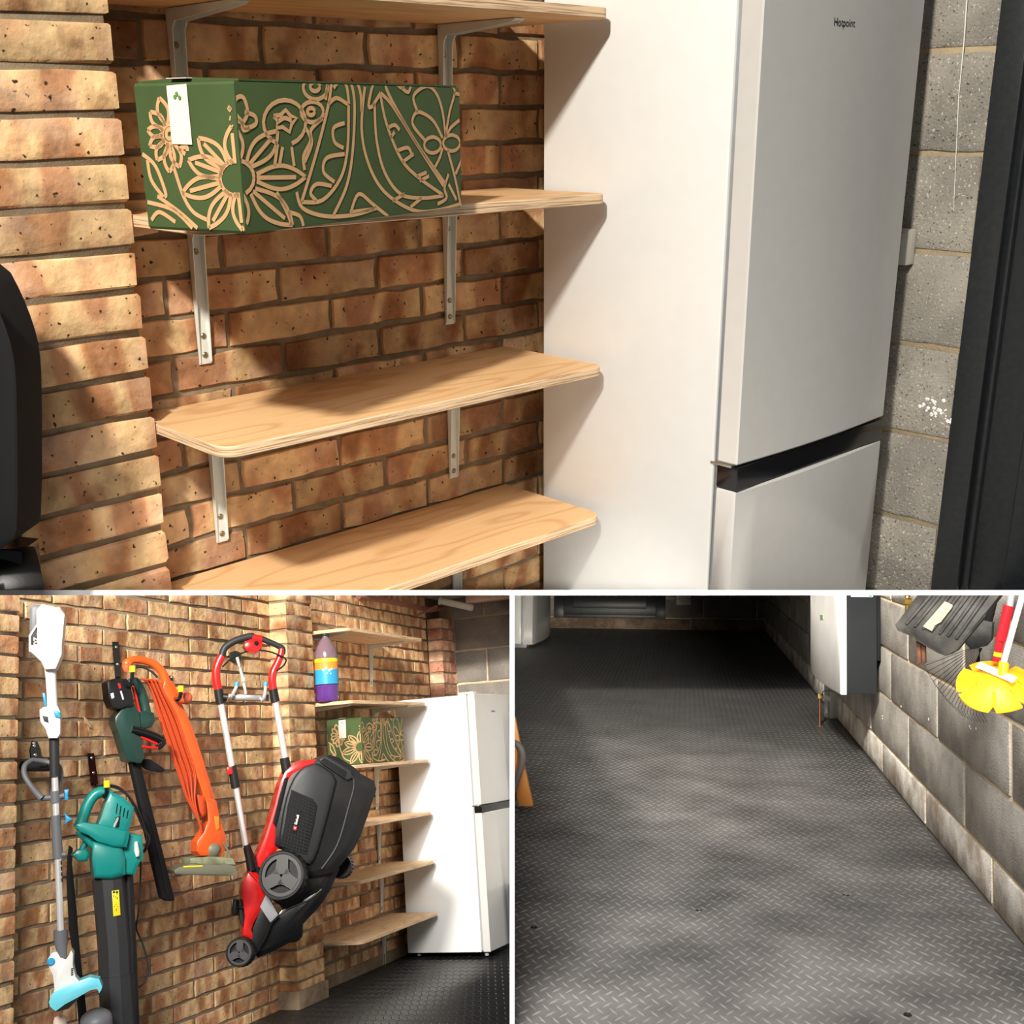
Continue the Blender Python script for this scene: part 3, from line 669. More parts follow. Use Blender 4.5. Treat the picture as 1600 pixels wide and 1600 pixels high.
pl = MB().box(-.02, .115, 5.175, 5.465, FZ, FZ + .085, .006).build('plinth', BASE2, b, (0, 5.2, FZ), wpb)
wpc = struct(MB().box(-.1, .095, 7.186, 7.4, FZ - .02, 2.40).build('wall_pier', MORTAR2, b, (0, 7.2, FZ)), 'narrow red brick pier in the far corner above the fridge')
single_course(b, wpc, .10, 7.18, 7.4, FZ, 2.38, .075, 1.664 - .075 * 18, .011, .1, RBRICK2)
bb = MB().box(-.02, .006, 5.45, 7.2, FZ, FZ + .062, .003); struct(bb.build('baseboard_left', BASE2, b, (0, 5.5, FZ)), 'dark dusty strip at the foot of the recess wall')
Y2 = 7.4
wb2 = struct(MB().box(-.1, 2.4, Y2 + .008, Y2 + .1, FZ - .02, 2.7).build('wall_back', MORTARB, b, (0, Y2, FZ)), 'grey concrete block wall behind the lower fridge')
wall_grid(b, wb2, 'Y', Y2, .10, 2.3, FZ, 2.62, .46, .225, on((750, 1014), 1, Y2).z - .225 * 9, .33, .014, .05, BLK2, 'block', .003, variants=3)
struct(MB().box(-.1, 2.4, 5.9, 7.5, 2.56, 2.62).build('ceiling', CEIL, b, (0, 6, 2.56)), 'dim ceiling corner above the lower shelves')
pb0 = on((731, 940), 1, Y2 - .06)
tag(MB().box(pb0.x, 2.2, Y2 - .10, Y2 - .005, pb0.z - .012, pb0.z + .12, .004).build('timber_batten', PINK, b, (pb0.x, Y2, pb0.z)), 'pale peach timber batten along the top of the block wall', 'batten')
mb = MB(); pp = [on(q, 0, .06) for q in ((560, 932), (600, 938), (640, 946), (672, 953), (690, 950))]; mb.tube(pp, .018, 10)
tag(mb.build('copper_pipe', PIPER, b, pp[0]), 'rusty brown pipe running along the top of the brick wall', 'pipe')
mb = MB(); pp = [on(q, 1, 7.2) for q in ((688, 939), (712, 944), (738, 950))]; mb.tube(pp, .022, 14); mb.tube([pp[0] + (pp[0] - pp[1]) * .02, pp[0]], .030, 14)
tag(mb.build('waste_pipe', CREAM, b, pp[0]), 'short grey waste pipe in the ceiling corner over the pier', 'pipe')
mb = MB(); pp = [on(q, 0, .1) for q in ((650, 962), (662, 957), (674, 951), (682, 947))]; mb.tube([V(p) for p in spline([tuple(p) for p in pp], 5)], .009, 8)
tag(mb.build('bent_pipe', PIPER, b, pp[0]), 'thin bent copper pipe beside the ceiling corner', 'pipe')

# floor with embossed treads
def treads(bay, parent, zf, test, u0, u1, v0, v1, px, py, m, hgt=.0022, toff=6.0):
    vs, fs = [], []; k = bay.k
    nx = int((u1 - u0) / px); ny = int((v1 - v0) / py)
    for j in range(ny):
        for i in range(nx):
            s = 1 if j % 2 == 0 else -1
            x = u0 + (i + (.0 if j % 2 == 0 else .5)) * px; y = v0 + j * py
            if not test(x, y): continue
            d = V((px * .36 * s, py * .52, 0)); n = V((-d.y, d.x, 0)).normalized() * px * .115; c = V((x, y, zf)); o = len(vs)
            for p in (c - d, c + n, c + d, c - n, c - d * .45 + V((0, 0, hgt)), c + d * .45 + V((0, 0, hgt))): vs.append(tuple(p * k))
            fs += [(o, o + 4, o + 1), (o + 1, o + 4, o + 5, o + 2), (o + 2, o + 5, o + 3), (o + 3, o + 5, o + 4, o)]
    me = bpy.data.meshes.new('tread_pattern'); me.from_pydata(vs, [], fs); me.materials.append(m)
    bm = bmesh.new(); bm.from_mesh(me); bmesh.ops.recalc_face_normals(bm, faces=bm.faces[:])
    for f in bm.faces:
        if f.normal.z < 0: f.normal_flip()
    bm.to_mesh(me); bm.free()
    o = bpy.data.objects.new('tread_pattern', me); link(o, bay, (0, 0, 0), parent); o.location = -V(parent['_b']) * k + V((0, toff, 0)) * k
    for v in me.vertices: v.co.y -= toff * k
    o['kind'] = 'stuff'; return o
fl2 = struct(MB().box(-.02, 2.4, 3.6, 7.4, FZ - .03, FZ).build('floor', RUBBER2, b, (0, 5, FZ - .03)), 'black rubber tread floor under the lower fridge')
def vis(bay, zf, m=25):
    def f(x, y):
        c = bay.R @ (V((x, y, zf)) - bay.C)
        if c.z < .3: return False
        px_, py_ = c.x / c.z * F + 800, c.y / c.z * F + 800
        return -m < px_ < 1600 + m and 900 < py_ < 1600 + m
    return f
treads(b, fl2, FZ, vis(b, FZ), .01, 1.5, 4.4, 7.35, .040, .050, TREADM2)

# shelves
ZS2 = [2.20, 1.815, 1.479, 1.175, .897, .605]
LS2 = ['topmost plywood shelf of the lower left room, empty and seen from below', 'plywood shelf holding the purple bottle in the lower left room', 'plywood shelf under the green flowery box in the lower left room',
       'third empty plywood shelf counting up from the floor, behind the mower', 'second plywood shelf up from the floor beside the fridge', 'lowest plywood shelf just above the black floor']
for z, l in zip(ZS2, LS2):
    shelf(b, l, z, 5.475, 6.43, .305, .018, PLY2, PLYE2, (5.56, 6.30), .25, .25, 'shelves of the lower left room', rnd=.03)
cb2 = on((556, 1197), 2, 1.480); cb2 = V((.262, cb2.y, 1.480))
cb2 = V((.272, 5.64, 1.480)); dL2 = V((-.10, 1, 0)).normalized(); dS2 = V((-1, -.10, 0)).normalized()
# long side runs away along the wall, short side turned to the viewer
dLb = V((-.04, 1, 0)).normalized(); dSb = V((-1, -.04, 0)).normalized()
veg_box(b, cb2, dLb, dSb, .56, .205, .245, 'green flower printed cardboard box half hidden behind the black mower', .0030)
fridge(b, 'white fridge freezer standing on the black floor beside the lower shelves', .075, .545, .60, 6.47, 7.05, FZ + .012, 1.845, 1.150, 1.190, (6.74, 1.735, .012))

# bottle
pb = on((512, 1098), 0, .15); pb.z = 1.816
t = thing(b, 'drink_bottle', 'large plastic bottle with purple liquid and orange and blue label on the shelf', 'bottle', pb)
rB = .062
def lb_(nm, m, prof, n=28): return MB().lathe(pb, (0, 0, 1), prof, n).build(nm, m, b, None, t, smooth=60)
PURP = mat('purple_liquid', (.10, .03, .22), .18, coat=.5); CLEAR = mat('smoky_bottle_neck', (.20, .13, .16), .15, coat=.5)
lb_('liquid', PURP, [(.03, 0), (rB * .9, .004), (rB, .02), (rB * .95, .05), (rB, .075), (rB, .09)])
lb_('blue_label', BLUE, [(rB * 1.01, .09), (rB * 1.01, .172)]); lb_('label_line', BLACKM, [(rB * 1.015, .090), (rB * 1.015, .094)])
lb_('orange_label', mat('label_orange', (.85, .28, .03), .5), [(rB * 1.01, .172), (rB * 1.01, .212)]); lb_('yellow_label', YELLOW, [(rB * 1.011, .212), (rB * 1.011, .230)])
lb_('bottle_neck', CLEAR, [(rB, .23), (rB, .25), (rB * .85, .29), (rB * .5, .33), (rB * .26, .345), (rB * .26, .352)])
lb_('cap', mat('bottle_cap', (.01, .04, .025), .4), [(rB * .30, .352), (rB * .32, .354), (rB * .32, .372), (rB * .28, .376)])
mb = MB()
for i, (a, z, s_) in enumerate(((-.1, .168, .014), (.05, .178, .011), (.2, .165, .015), (.34, .172, .012), (.1, .15, .008), (.28, .148, .008))):
    th = -1.15 + a * 1.6; d = V((math.cos(th), math.sin(th), 0)); mb.lathe(pb + d * rB * 1.012 + V((0, 0, z)), d, [(s_ * .5, 0), (s_ * .3, .001)], 7)
mb.build('label_splash', WPAPER, b, None, t)

# ---------------- tools
S4 = lambda L: [(x / 4, 920 + y / 4) for x, y in L]          # measured on a 4x enlargement
T4 = lambda L: [(x / 4, 1200 + y / 4) for x, y in L]
G8 = lambda L: [(20 + x / 8, 930 + y / 8) for x, y in L]
H7 = lambda L: [(20 + x / 7.275, 1130 + y / 7.275) for x, y in L]
J7 = lambda L: [(8 + x / 7.273, 1480 + y / 7.273) for x, y in L]
O8 = lambda L: [(170 + x / 8, 1000 + y / 8) for x, y in L]
C3 = lambda L: [(300 + x / 5, 920 + y / 5) for x, y in L]
C4 = lambda L: [(300 + x / 4.444, 1180 + y / 4.444) for x, y in L]
def part(t, fr, nm, m, P, o0, o1, bev=1.5, rnd=0, lab=None):
    mb = MB(); prism(mb, fr, P, o0, o1, bev, rnd=rnd); o = mb.build(nm, m, fr.b, None, t)
    if lab: o['label'] = lab
    return o
def tpart(t, fr, nm, m, P, r, off=0.0, smooth=0, n=12):
    mb = MB(); ftube(mb, fr, P, r, n, off, smooth); return mb.build(nm, m, fr.b, None, t, smooth=60)
def hook(name, label, strip, prong, cap, x=.004, capm=YELLOW, fr2=None):
    p = on(strip[0], 0, x); t = thing(b, name, label, 'hook', p)
    mb = MB(); F0 = Frame(b, strip[0], x, (0, 1)); mb2 = F0
    L = [on(q, 0, .001) for q in strip]; L = [q_ + V((.003, 0, 0)) for q_ in L]; mb.rings([L, [p_ + V((.004, 0, 0)) for p_ in L]]); pl_ = mb.build('wall_strip', BLACKG, b, None, t)
    for i in (0.15, .62):
        c = (L[0] * .5 + L[1] * .5) * (1 - i) + (L[2] * .5 + L[3] * .5) * i; MB().lathe(c + V((.005, 0, 0)), (1, 0, 0), [(.007, 0), (.005, .003)], 10).build('screw', STEEL, b, None, pl_)
    if prong:
        mb = MB(); st = (L[2] + L[3]) / 2 + V((.004, 0, .0)); pts = [tuple(st)] + [tuple(fr2.pt(*q)) for q in prong]
        mb.tube([V(q) for q in spline(pts, 5)], .008, 10); mb.build('prong', BLACKG, b, None, t)
        e = V(fr2.pt(*prong[-1])); MB().lathe(e, (0, 0, 1), [(.011, -.006), (.012, -.003), (.012, .018), (.010, .02)], 14).build('end_cap', capm, b, None, t)
    return t

# white and blue cordless strimmer
fr = Frame(b, (85, 1200), .22, (.8, .6))
t = thing(b, 'grass_trimmer', 'white and blue cordless grass trimmer with a long shaft beside the left pier', 'strimmer', fr.pt(95, 1560))
part(t, fr, 'battery', GREY, G8([(225, 190), (240, 150), (270, 138), (345, 135), (330, 350), (310, 380), (225, 500)]), -.05, .03, 1.5)
part(t, fr, 'motor_housing', WPLAST, G8([(310, 205), (370, 135), (400, 135), (560, 170), (600, 170), (660, 245), (625, 620), (625, 740), (545, 930), (410, 940), (360, 840), (215, 715), (215, 520), (310, 380)]), -.06, .05, 6)
o = part(t, fr, 'rating_sticker', CHAR, G8([(225, 520), (300, 395), (305, 615), (230, 620)]), .035, .0515, .3)
text_mesh('sticker_lettering', '20', WPAPER, b, fr.pt(*G8([(262, 575)])[0], .0525), -V((0, 0, 1)), fr.h, .022, o, .01)
tpart(t, fr, 'rear_grip', WPLAST, G8([(470, 900), (478, 1050), (490, 1250), (495, 1400)]), [9.5, 8.2, 8.0, 8.4])
part(t, fr, 'trigger', BLUE, G8([(370, 1220), (405, 1225), (425, 1380), (400, 1390), (385, 1310)]), -.01, .012, .8)
part(t, fr, 'collar', WPLAST, [(63, 1110), (70, 1105), (91, 1104), (95, 1112), (95, 1146), (90, 1154), (77, 1154), (72, 1140), (64, 1128)], -.035, .04, 3)
part(t, fr, 'collar_latch', BLUE, [(83, 1109), (93, 1112), (95, 1119), (94, 1122), (86, 1120)], .03, .048, .8)
part(t, fr, 'collar_sticker', CHAR, [(66, 1118), (75, 1120), (76, 1130), (69, 1127)], .036, .0415, .3)
tpart(t, fr, 'foam_sleeve', CHAR, [(84.5, 1153), (85.5, 1214)], 7.6)
tpart(t, fr, 'shaft', CHROME, [(85.5, 1212), (88, 1280), (90.5, 1340), (95, 1460)], 5.2)
tpart(t, fr, 'handle_clamp', GREY, [(86, 1236), (87, 1254)], 8.0); tpart(t, fr, 'clamp_arm', GREY, [(64, 1247), (86, 1246), (101, 1243)], 4.5)
tpart(t, fr, 'front_handle', GREY, [(50, 1188, -.06), (39, 1196, -.02), (38, 1210, 0), (46, 1225, .01), (58, 1240, .01), (65, 1247, .01)], [4, 4, 4, 4, 5, 6], smooth=5)
tpart(t, fr, 'front_handle', GREY, [(50, 1188, -.06), (70, 1190, -.09), (90, 1196, -.08), (95, 1210, -.05), (92, 1228, -.03), (90, 1240, -.01)], 4, smooth=5)
part(t, fr, 'clamp_knob', BLUE, [(100, 1234), (108, 1233), (106, 1241), (107, 1250), (101, 1250), (102, 1242)], -.012, .012, 1)
tpart(t, fr, 'lower_sleeve', GREY, [(87, 1274), (90.5, 1341)], 7.6)
tpart(t, fr, 'sleeve_stub', GREY, [(90, 1336), (103, 1335)], 4.5)
part(t, fr, 'star_knob', BLUE, [(100, 1270), (105, 1274), (109, 1277), (114, 1280), (108, 1283), (101, 1288), (103, 1279)], .0, .02, 1)
for i in range(4): part(t, fr, 'length_mark', BLACKM, [(94.5 + i * .4, 1345 + i * 9), (96.5 + i * .4, 1345 + i * 9), (97 + i * .4, 1351 + i * 9), (95 + i * .4, 1351 + i * 9)], .010, .0165, .2)
tpart(t, fr, 'neck', GREY, [(95, 1453), (95, 1470), (98, 1497)], [10.5, 10, 6.5])
part(t, fr, 'head_motor', WPLAST, J7([(500, 110), (530, 65), (590, 50), (630, 115), (690, 135), (735, 75), (750, 30), (775, 70), (770, 200), (800, 330), (840, 380), (800, 450), (560, 530), (575, 440), (560, 290), (520, 210)]), -.05, .06, 1.2)
mb = MB(); mb.lathe(fr.pt(*J7([(526, 160)])[0], .05), fr.n, [(.013, 0), (.013, .012), (.009, .016)], 18); mb.build('pivot_button', BLUE, b, None, t)
part(t, fr, 'guard', CYAN, J7([(540, 520), (680, 440), (820, 390), (960, 340), (1070, 360), (1105, 450), (1080, 490), (1060, 440), (980, 455), (850, 530), (700, 610), (590, 690), (530, 640), (515, 590)]), -.02, .10, 1.0)
part(t, fr, 'cutter_disc', OLIVE, J7([(520, 600), (600, 640), (850, 520), (840, 560), (740, 660), (640, 690), (560, 700)]), -.09, .04, 2)
for i in range(4): part(t, fr, 'vent_slot', BLACKM, J7([(752, 240 + i * 22), (775, 235 + i * 22), (777, 244 + i * 22), (754, 250 + i * 22)]), .03, .0605, .1)

# teal blower
fr = Frame(b, (120, 1300), .13, (.7, .714)); fb = fr
t = thing(b, 'leaf_blower', 'teal leaf blower vacuum with a thick black tube hanging on the brick wall', 'leaf blower', fr.pt(185, 1600))
tpart(t, fr, 'rear_handle', TEAL, [p + (.03,) for p in T4([(690, 175), (640, 150), (590, 170), (545, 235), (515, 320), (490, 380)])], 8.6, smooth=5, n=14)
part(t, fr, 'motor_case', TEAL, T4([(690, 150), (760, 180), (825, 245), (812, 330), (785, 400), (595, 385), (625, 310), (655, 215)]), -.07, .075, 5)
part(t, fr, 'fan_housing', TEAL, T4([(468, 352), (515, 335), (640, 352), (795, 395), (775, 490), (700, 492), (600, 460), (555, 425), (495, 400)]), -.08, .10, 4)
tpart(t, fr, 'strut', TEAL, T4([(485, 390), (600, 500)]), 5.5, .05); tpart(t, fr, 'strut', TEAL, T4([(550, 440), (500, 535)]), 5.0, .02)
part(t, fr, 'front_grip', TEAL, T4([(450, 545), (480, 512), (535, 500), (557, 535), (540, 580), (485, 582)]), -.03, .07, 4)
part(t, fr, 'nozzle_body', TEAL, T4([(572, 450), (750, 490), (772, 560), (772, 662), (690, 692), (582, 684), (568, 560)]), -.06, .09, 7)
part(t, fr, 'side_chute', TEAL, T4([(780, 400), (880, 420), (886, 560), (852, 600), (832, 662), (774, 662), (764, 490)]), -.05, .055, 3)
part(t, fr, 'selector_lever', WPLAST, T4([(840, 462), (858, 458), (870, 520), (868, 552), (850, 558), (838, 520)]), .05, .075, 1.5)
mb = MB(); ftube(mb, fr, T4([(677, 680), (715, 1100), (722, 1282)]), [24.5, 25, 24.8], 10, .01); ftube(mb, fr, T4([(722, 1280), (722, 1290)]), 26.2, 10, .01); ftube(mb, fr, T4([(722, 1288), (745, 1700)]), 25.5, 10, .01)
o = mb.build('blower_tube', mat('blower_tube_plastic', (.030, .031, .034), .42), b, None, t, smooth=20)
mb = MB(); ftube(mb, fr, T4([(803, 655), (822, 1080), (830, 1300), (845, 1700)]), [7, 7.2, 7.4, 7.4], 12, .01); mb.build('air_tube', BLACK, b, None, t, smooth=50)
part(t, fr, 'warning_label', YELLOW, T4([(698, 768), (742, 762), (752, 918), (708, 928)]), .055, .0735, .5)
rr = random.Random(5); mb = MB()
for i in range(14):
    u, v_ = rr.choice((.25, .5, .72)), rr.uniform(.12, .92); x = (698 + 44 * u + 10 * v_) / 4; y = 1200 + (766 + 155 * v_) / 4; mb.lathe(fr.pt(x, y, .0735), fr.n, [(.0016, 0), (.0016, .0006)], 6)
for u in (.28, .72): mb.lathe(fr.pt((700 + 42 * u) / 4, 1200 + 776 / 4, .0735), fr.n, [(.0042, 0), (.0042, .0008)], 12)
mb.build('warning_print', BLACKM, b, None, t)
o = part(t, fr, 'name_plate', BLACKM, T4([(722, 308), (752, 300), (742, 372), (714, 372)]), .06, .077, .3)
pa, pb_ = fr.pt(*T4([(720, 368)])[0], .0785), fr.pt(*T4([(743, 312)])[0], .0785)
text_mesh('plate_lettering', 'FERREX', WPAPER, b, (pa + pb_) / 2, pb_ - pa, -fr.h, .0075, o, .02)
for i in range(4): tpart(t, fr, 'vent_slot', BLACKM, T4([(735 + i * 22, 222 + i * 14), (726 + i * 22, 285 + i * 10)]), .9, .075, n=6)
part(t, fr, 'shoulder_strap', BLACKM, T4([(430, 480), (455, 500), (450, 600), (480, 900), (500, 1150), (560, 1700), (500, 1700), (460, 1200), (430, 1000), (415, 700), (420, 560)]), -.10, -.09, .5)
mb = MB(); rr = random.Random(2)
for i in range(6):
    d = rr.uniform(-10, 10); e = rr.uniform(-8, 8)
    ftube(mb, fr, [p + (-.05 - .008 * i,) for p in S4([(560 + d, 1290 + e), (640 + d, 1235 + e), (740, 1245 + e), (820 + d, 1320 + e), (870 + d, 1420), (900 + d, 1500 + e), (925 + d, 1560 + e), (900, 1640 + e), (850, 1610 + e)])], 1.3, 6, 0, 5)
mb.build('cable_coil', BLACK, b, None, t)
tpart(t, fr, 'power_cable', CHAR, [p + (-.06,) for p in T4([(880, 480), (878, 700), (865, 900), (852, 1000), (885, 1080), (915, 1180), (925, 1270), (900, 1340), (866, 1372)])], 1.5, smooth=6, n=8)
hook('tool_hook', 'black hook with yellow cap holding the teal blower', [(135, 1177), (145, 1177), (151, 1225), (141, 1228)], [(160, 1242, .02), (166, 1240, .05), (167, 1228, .05)], None, fr2=fr)

# green hedge cutter
fr = Frame(b, (168, 1060), .09, (.5, .866)); fg = fr
t = thing(b, 'cordless_pruning_saw', 'dark green cordless saw with red trimmed handles and long black blade cover', 'saw', fr.pt(260, 1408))
o = part(t, fr, 'battery', BLACK, S4([(668, 585), (690, 567), (760, 570), (785, 600), (805, 715), (790, 740), (740, 755), (700, 740), (680, 690)]), -.03, .09, 3)
part(t, fr, 'battery_stripe', RED, S4([(735, 592), (748, 590), (756, 622), (745, 626)]), .08, .092, .3)
part(t, fr, 'battery_mark', WPAPER, S4([(690, 655), (706, 650), (712, 680), (698, 688)]), .08, .092, .3)
part(t, fr, 'battery_mark', WPAPER, S4([(750, 640), (756, 638), (772, 690), (766, 694)]), .08, .092, .2)
tpart(t, fr, 'rear_handle', GREEN, S4([(800, 590), (845, 580), (880, 640), (905, 730), (915, 800)]), [5, 7, 7.5, 7.5, 8], .03, 5)
tpart(t, fr, 'handle_insert', RED, S4([(828, 608), (845, 660), (860, 730), (872, 770), (858, 785)]), 2.2, .05, 5)
part(t, fr, 'rear_guard', GREEN, S4([(840, 770), (900, 760), (945, 780), (952, 830), (930, 870), (870, 880), (830, 850)]), -.02, .06, 4)
part(t, fr, 'body', GREEN, S4([(718, 800), (755, 750), (800, 722), (840, 775), (850, 880), (872, 1060), (850, 1092), (790, 1076), (745, 920), (715, 840)]), -.04, .08, 4)
tpart(t, fr, 'front_handle', BLACKG, S4([(820, 880), (900, 900), (990, 935), (1016, 960), (985, 992)]), [7, 7, 6.5, 6, 5], .07, 5)
tpart(t, fr, 'handle_insert', RED, S4([(880, 925), (985, 972), (995, 988), (960, 995), (885, 985)]), 2.0, .07, 4)
part(t, fr, 'hand_guard', BLACKM, S4([(868, 1062), (930, 1065), (1000, 1110), (1026, 1132), (1010, 1147), (920, 1130), (880, 1100)]), -.01, .02, 1.5)
part(t, fr, 'blade_cover', BLACKM, [(204, 1192), (216, 1192), (232, 1255), (270, 1406), (262, 1408), (252, 1403), (226, 1290)], -.02, .035, 2.5)
tpart(t, fr, 'cover_rib', BLACK, [(213, 1200), (240, 1300), (262, 1398)], 1.2, .036, n=6)
hook('tool_hook', 'black hook with yellow cap through the orange strimmer handle', [(174, 1003), (183, 1003), (187, 1060), (179, 1060)], [(196, 1072, .06), (205, 1068, .10), (207, 1048, .10)], None, fr2=fr)

# orange strimmer with its cable wound along the shaft
fr = Frame(b, (196, 1040), .10, (.5, .866))
t = thing(b, 'electric_strimmer', 'orange electric strimmer with coiled orange cable and olive cutter guard', 'strimmer', fr.pt(330, 1370))
tpart(t, fr, 'top_handle', ORANGE, O8([(235, 370), (225, 300), (300, 250), (430, 255), (560, 300), (660, 390), (715, 520), (760, 620), (800, 680)]), [5, 7.5, 6.2, 5.8, 6, 6.6, 7.5, 8.5, 8], .02, 5, 14)
tpart(t, fr, 'handle_end', mat('faded_orange', (.66, .12, .05), .5), O8([(235, 390), (222, 330), (245, 280)]), [5, 6.8, 7.6], .02, 4)
tpart(t, fr, 'handle_trim', CHAR, O8([(330, 345), (430, 345), (540, 400), (610, 470)]), 1.6, .03, 5)
part(t, fr, 'shaft', ORANGE, S4([(1030, 570), (1075, 590), (1110, 690), (1185, 860), (1240, 1020), (1295, 1200), (1335, 1340), (1300, 1365), (1270, 1300), (1230, 1180), (1160, 980), (1085, 770), (1010, 620)]), -.02, .045, 3.5)
tpart(t, fr, 'knob_stem', ORANGE, O8([(820, 650), (900, 680)]), 5.5, .03); mb = MB(); c0 = fr.pt(*O8([(965, 725)])[0], .03); r0 = 10 * fr.m
mb.lathe(c0, fr.h, [(r0 * math.sin(a), -r0 * math.cos(a)) for a in [math.pi * i / 10 for i in range(11)]], 18); mb.build('side_knob', mat('faded_orange', (.66, .12, .05), .5), b, None, t, smooth=60)
mb = MB(); rr = random.Random(8)
for i in range(11):
    f = i / 10; a0 = (470 + 150 * f, 520 + rr.uniform(-8, 8)); off = .028 + .022 * math.sin(i * 2.1)
    P = O8([(a0[0] - 80, 490 + 10 * f), a0, (600 + 90 * f - 40 * (1 - f), 720 - 60 * f), (640 + 210 * f, 1000 - 40 * f), (760 + 220 * f, 1350), (880 + 200 * f, 1700 - 30 * f), (985 + 90 * f, 2000), (1120 + 20 * f, 2260 + 40 * f), (1165 + 10 * f, 2440)])
    ftube(mb, fr, [p + (off,) for p in P], 1.45, 7, 0, 5)
o = mb.build('wound_cable', ORCABLE, b, None, t); o['label'] = 'orange cable wound in long loops'
part(t, fr, 'cable_hook', ORCABLE, T4([(1228, 165), (1272, 180), (1282, 280), (1264, 306), (1246, 270)]), .01, .05, 2)
part(t, fr, 'neck', ORANGE, T4([(1280, 190), (1330, 205), (1350, 310), (1386, 420), (1390, 500), (1360, 550), (1250, 552), (1222, 520), (1226, 460), (1270, 400), (1296, 330), (1290, 260)]), -.04, .06, 5)
part(t, fr, 'neck_patch', mat('light_orange', (.85, .22, .02), .4), T4([(1336, 300), (1362, 305), (1366, 380), (1350, 388)]), .04, .0615, .5)
mb = MB(); c0 = fr.pt(*T4([(1320, 508)])[0], .03); r0 = 15.5 * fr.m
mb.lathe(c0, (0, 0, 1), [(max(.001, r0 * math.sin(a)), -r0 * .9 * math.cos(a)) for a in [math.pi * i / 10 for i in range(11)]], 22); mb.build('motor_cover', OLIVE, b, None, t, smooth=60)
part(t, fr, 'spool_ring', mat('olive_pale', (.28, .29, .18), .7, col2=(.16, .16, .09), nscale=30), T4([(1185, 562), (1300, 552), (1400, 560), (1420, 600), (1300, 606), (1190, 598)]), -.09, .08, 2)
part(t, fr, 'cutter_guard', OLIVE, T4([(1085, 640), (1110, 622), (1190, 598), (1390, 604), (1418, 640), (1400, 668), (1250, 668), (1092, 662)]), -.10, .10, 2)
part(t, fr, 'guard_sticker', YELLOW, T4([(1150, 612), (1265, 608), (1262, 618), (1145, 622)]), .09, .1015, .2)
tpart(t, fr, 'edge_wire', OLIVE, T4([(1395, 470), (1425, 520), (1432, 570), (1420, 610)]), 1.8, .07, 5, 8)
hook('tool_hook', 'small black hook with yellow cap at the orange strimmer knob', [(263, 1056), (268, 1056), (269, 1072), (264, 1072)], [(274, 1092, .05), (281, 1090, .09), (282.5, 1079, .09)], None, fr2=fr)

# bracket on the left
p = on((50, 1180), 0, .0)
t = thing(b, 'wall_bracket', 'black pointed wall bracket with a grey bar near the left pier', 'bracket', p)
Lp = [on(q, 0, .001) for q in H7([(215, 205), (265, 210), (300, 290), (322, 425), (200, 430), (185, 310)])]
mb = MB(); mb.rings([Lp, [q + V((.006, 0, 0)) for q in Lp]]); mb.build('back_plate', BLACKG, b, None, t)
for q in H7([(240, 228), (242, 258), (255, 360)]): MB().lathe(on(q, 0, .007), (1, 0, 0), [(.007, 0), (.005, .003)], 10).build('screw', STEEL, b, None, t)
a0, a1 = on((36, 1197), 0, .05), on((76, 1197), 0, .05)
MB().tube([a0, a1], .020, 12).build('cross_bar', CHAR, b, None, t)
for q in H7([(320, 500), (395, 490)]):
    c = on(q, 0, .07); MB().tube([c, c + V((.03, 0, 0)), c + V((.04, 0, .03))], .006, 8).build('peg', BLACKG, b, None, t)

# red and black lawnmower on its rack
fr = Frame(b, (330, 1100), .12, (.75, .66))
t = thing(b, 'lawnmower', 'red and black lawnmower with silver handle tubes hung upright on the wall', 'lawnmower', fr.pt(400, 1500))
tpart(t, fr, 'handle_side', RED, C3([(208, 800), (190, 720), (188, 640), (205, 580), (232, 525)]), 6.8, .03, 6, 14)
tpart(t, fr, 'handle_side', RED, C3([(638, 800), (626, 720), (635, 650), (668, 580), (695, 510), (700, 470)]), [6.2, 6.4, 6.6, 6.2, 5.6, 5.2], .03, 6, 14)
tpart(t, fr, 'handle_grip', CHAR, C3([(232, 528), (258, 460), (330, 410), (400, 385), (455, 372), (480, 375)]), 5.6, .03, 6, 14)
tpart(t, fr, 'handle_grip', CHAR, C3([(535, 385), (580, 405), (640, 430), (695, 458), (710, 475), (706, 510)]), 4.6, .03, 6, 14)
tpart(t, fr, 'handle_bridge', RED, C3([(470, 380), (505, 388), (545, 395)]), 6.2, .03, 4, 14)
part(t, fr, 'switch_box', RED, C3([(403, 450), (420, 412), (450, 400), (540, 415), (538, 470), (495, 510), (425, 490)]), -.02, .07, 3)
mb = MB(); mb.lathe(fr.pt(*C3([(500, 423)])[0], .068), fr.n, [(.010, 0), (.010, .01), (.006, .013)], 14); mb.build('start_button', BLACKM, b, None, t)
tpart(t, fr, 'bail_bar', BLACKM, C3([(238, 610), (300, 552), (390, 503), (480, 480), (600, 490), (700, 528), (735, 555), (715, 600), (662, 640)]), 1.3, .055, 4, 8)
tpart(t, fr, 'tube_clamp', BLACK, C3([(206, 785), (225, 900)]), 7.2, .03, 0, 14); tpart(t, fr, 'tube_clamp', BLACK, C3([(632, 785), (652, 885)]), 7.0, .03, 0, 14)
tpart(t, fr, 'clamp_knob', BLACK, C3([(240, 842), (275, 848)]), [5, 6.5], .04); 
tpart(t, fr, 'handle_tube', CHROME, C3([(224, 890), (312, 1395)]), 4.9, .03, 0, 16); tpart(t, fr, 'handle_tube', CHROME, C3([(652, 880), (726, 1325)]), 4.9, .03, 0, 16)
tpart(t, fr, 'tube_joint', BLACK, C3([(312, 1385), (342, 1555)]), 6.8, .03, 0, 14); part(t, fr, 'joint_latch', RED, C3([(272, 1392), (312, 1390), (316, 1450), (278, 1452)]), .03, .055, 1)
tpart(t, fr, 'handle_tube', CHROME, C4([(304, 215), (375, 640)]), 4.7, .03, 0, 16)
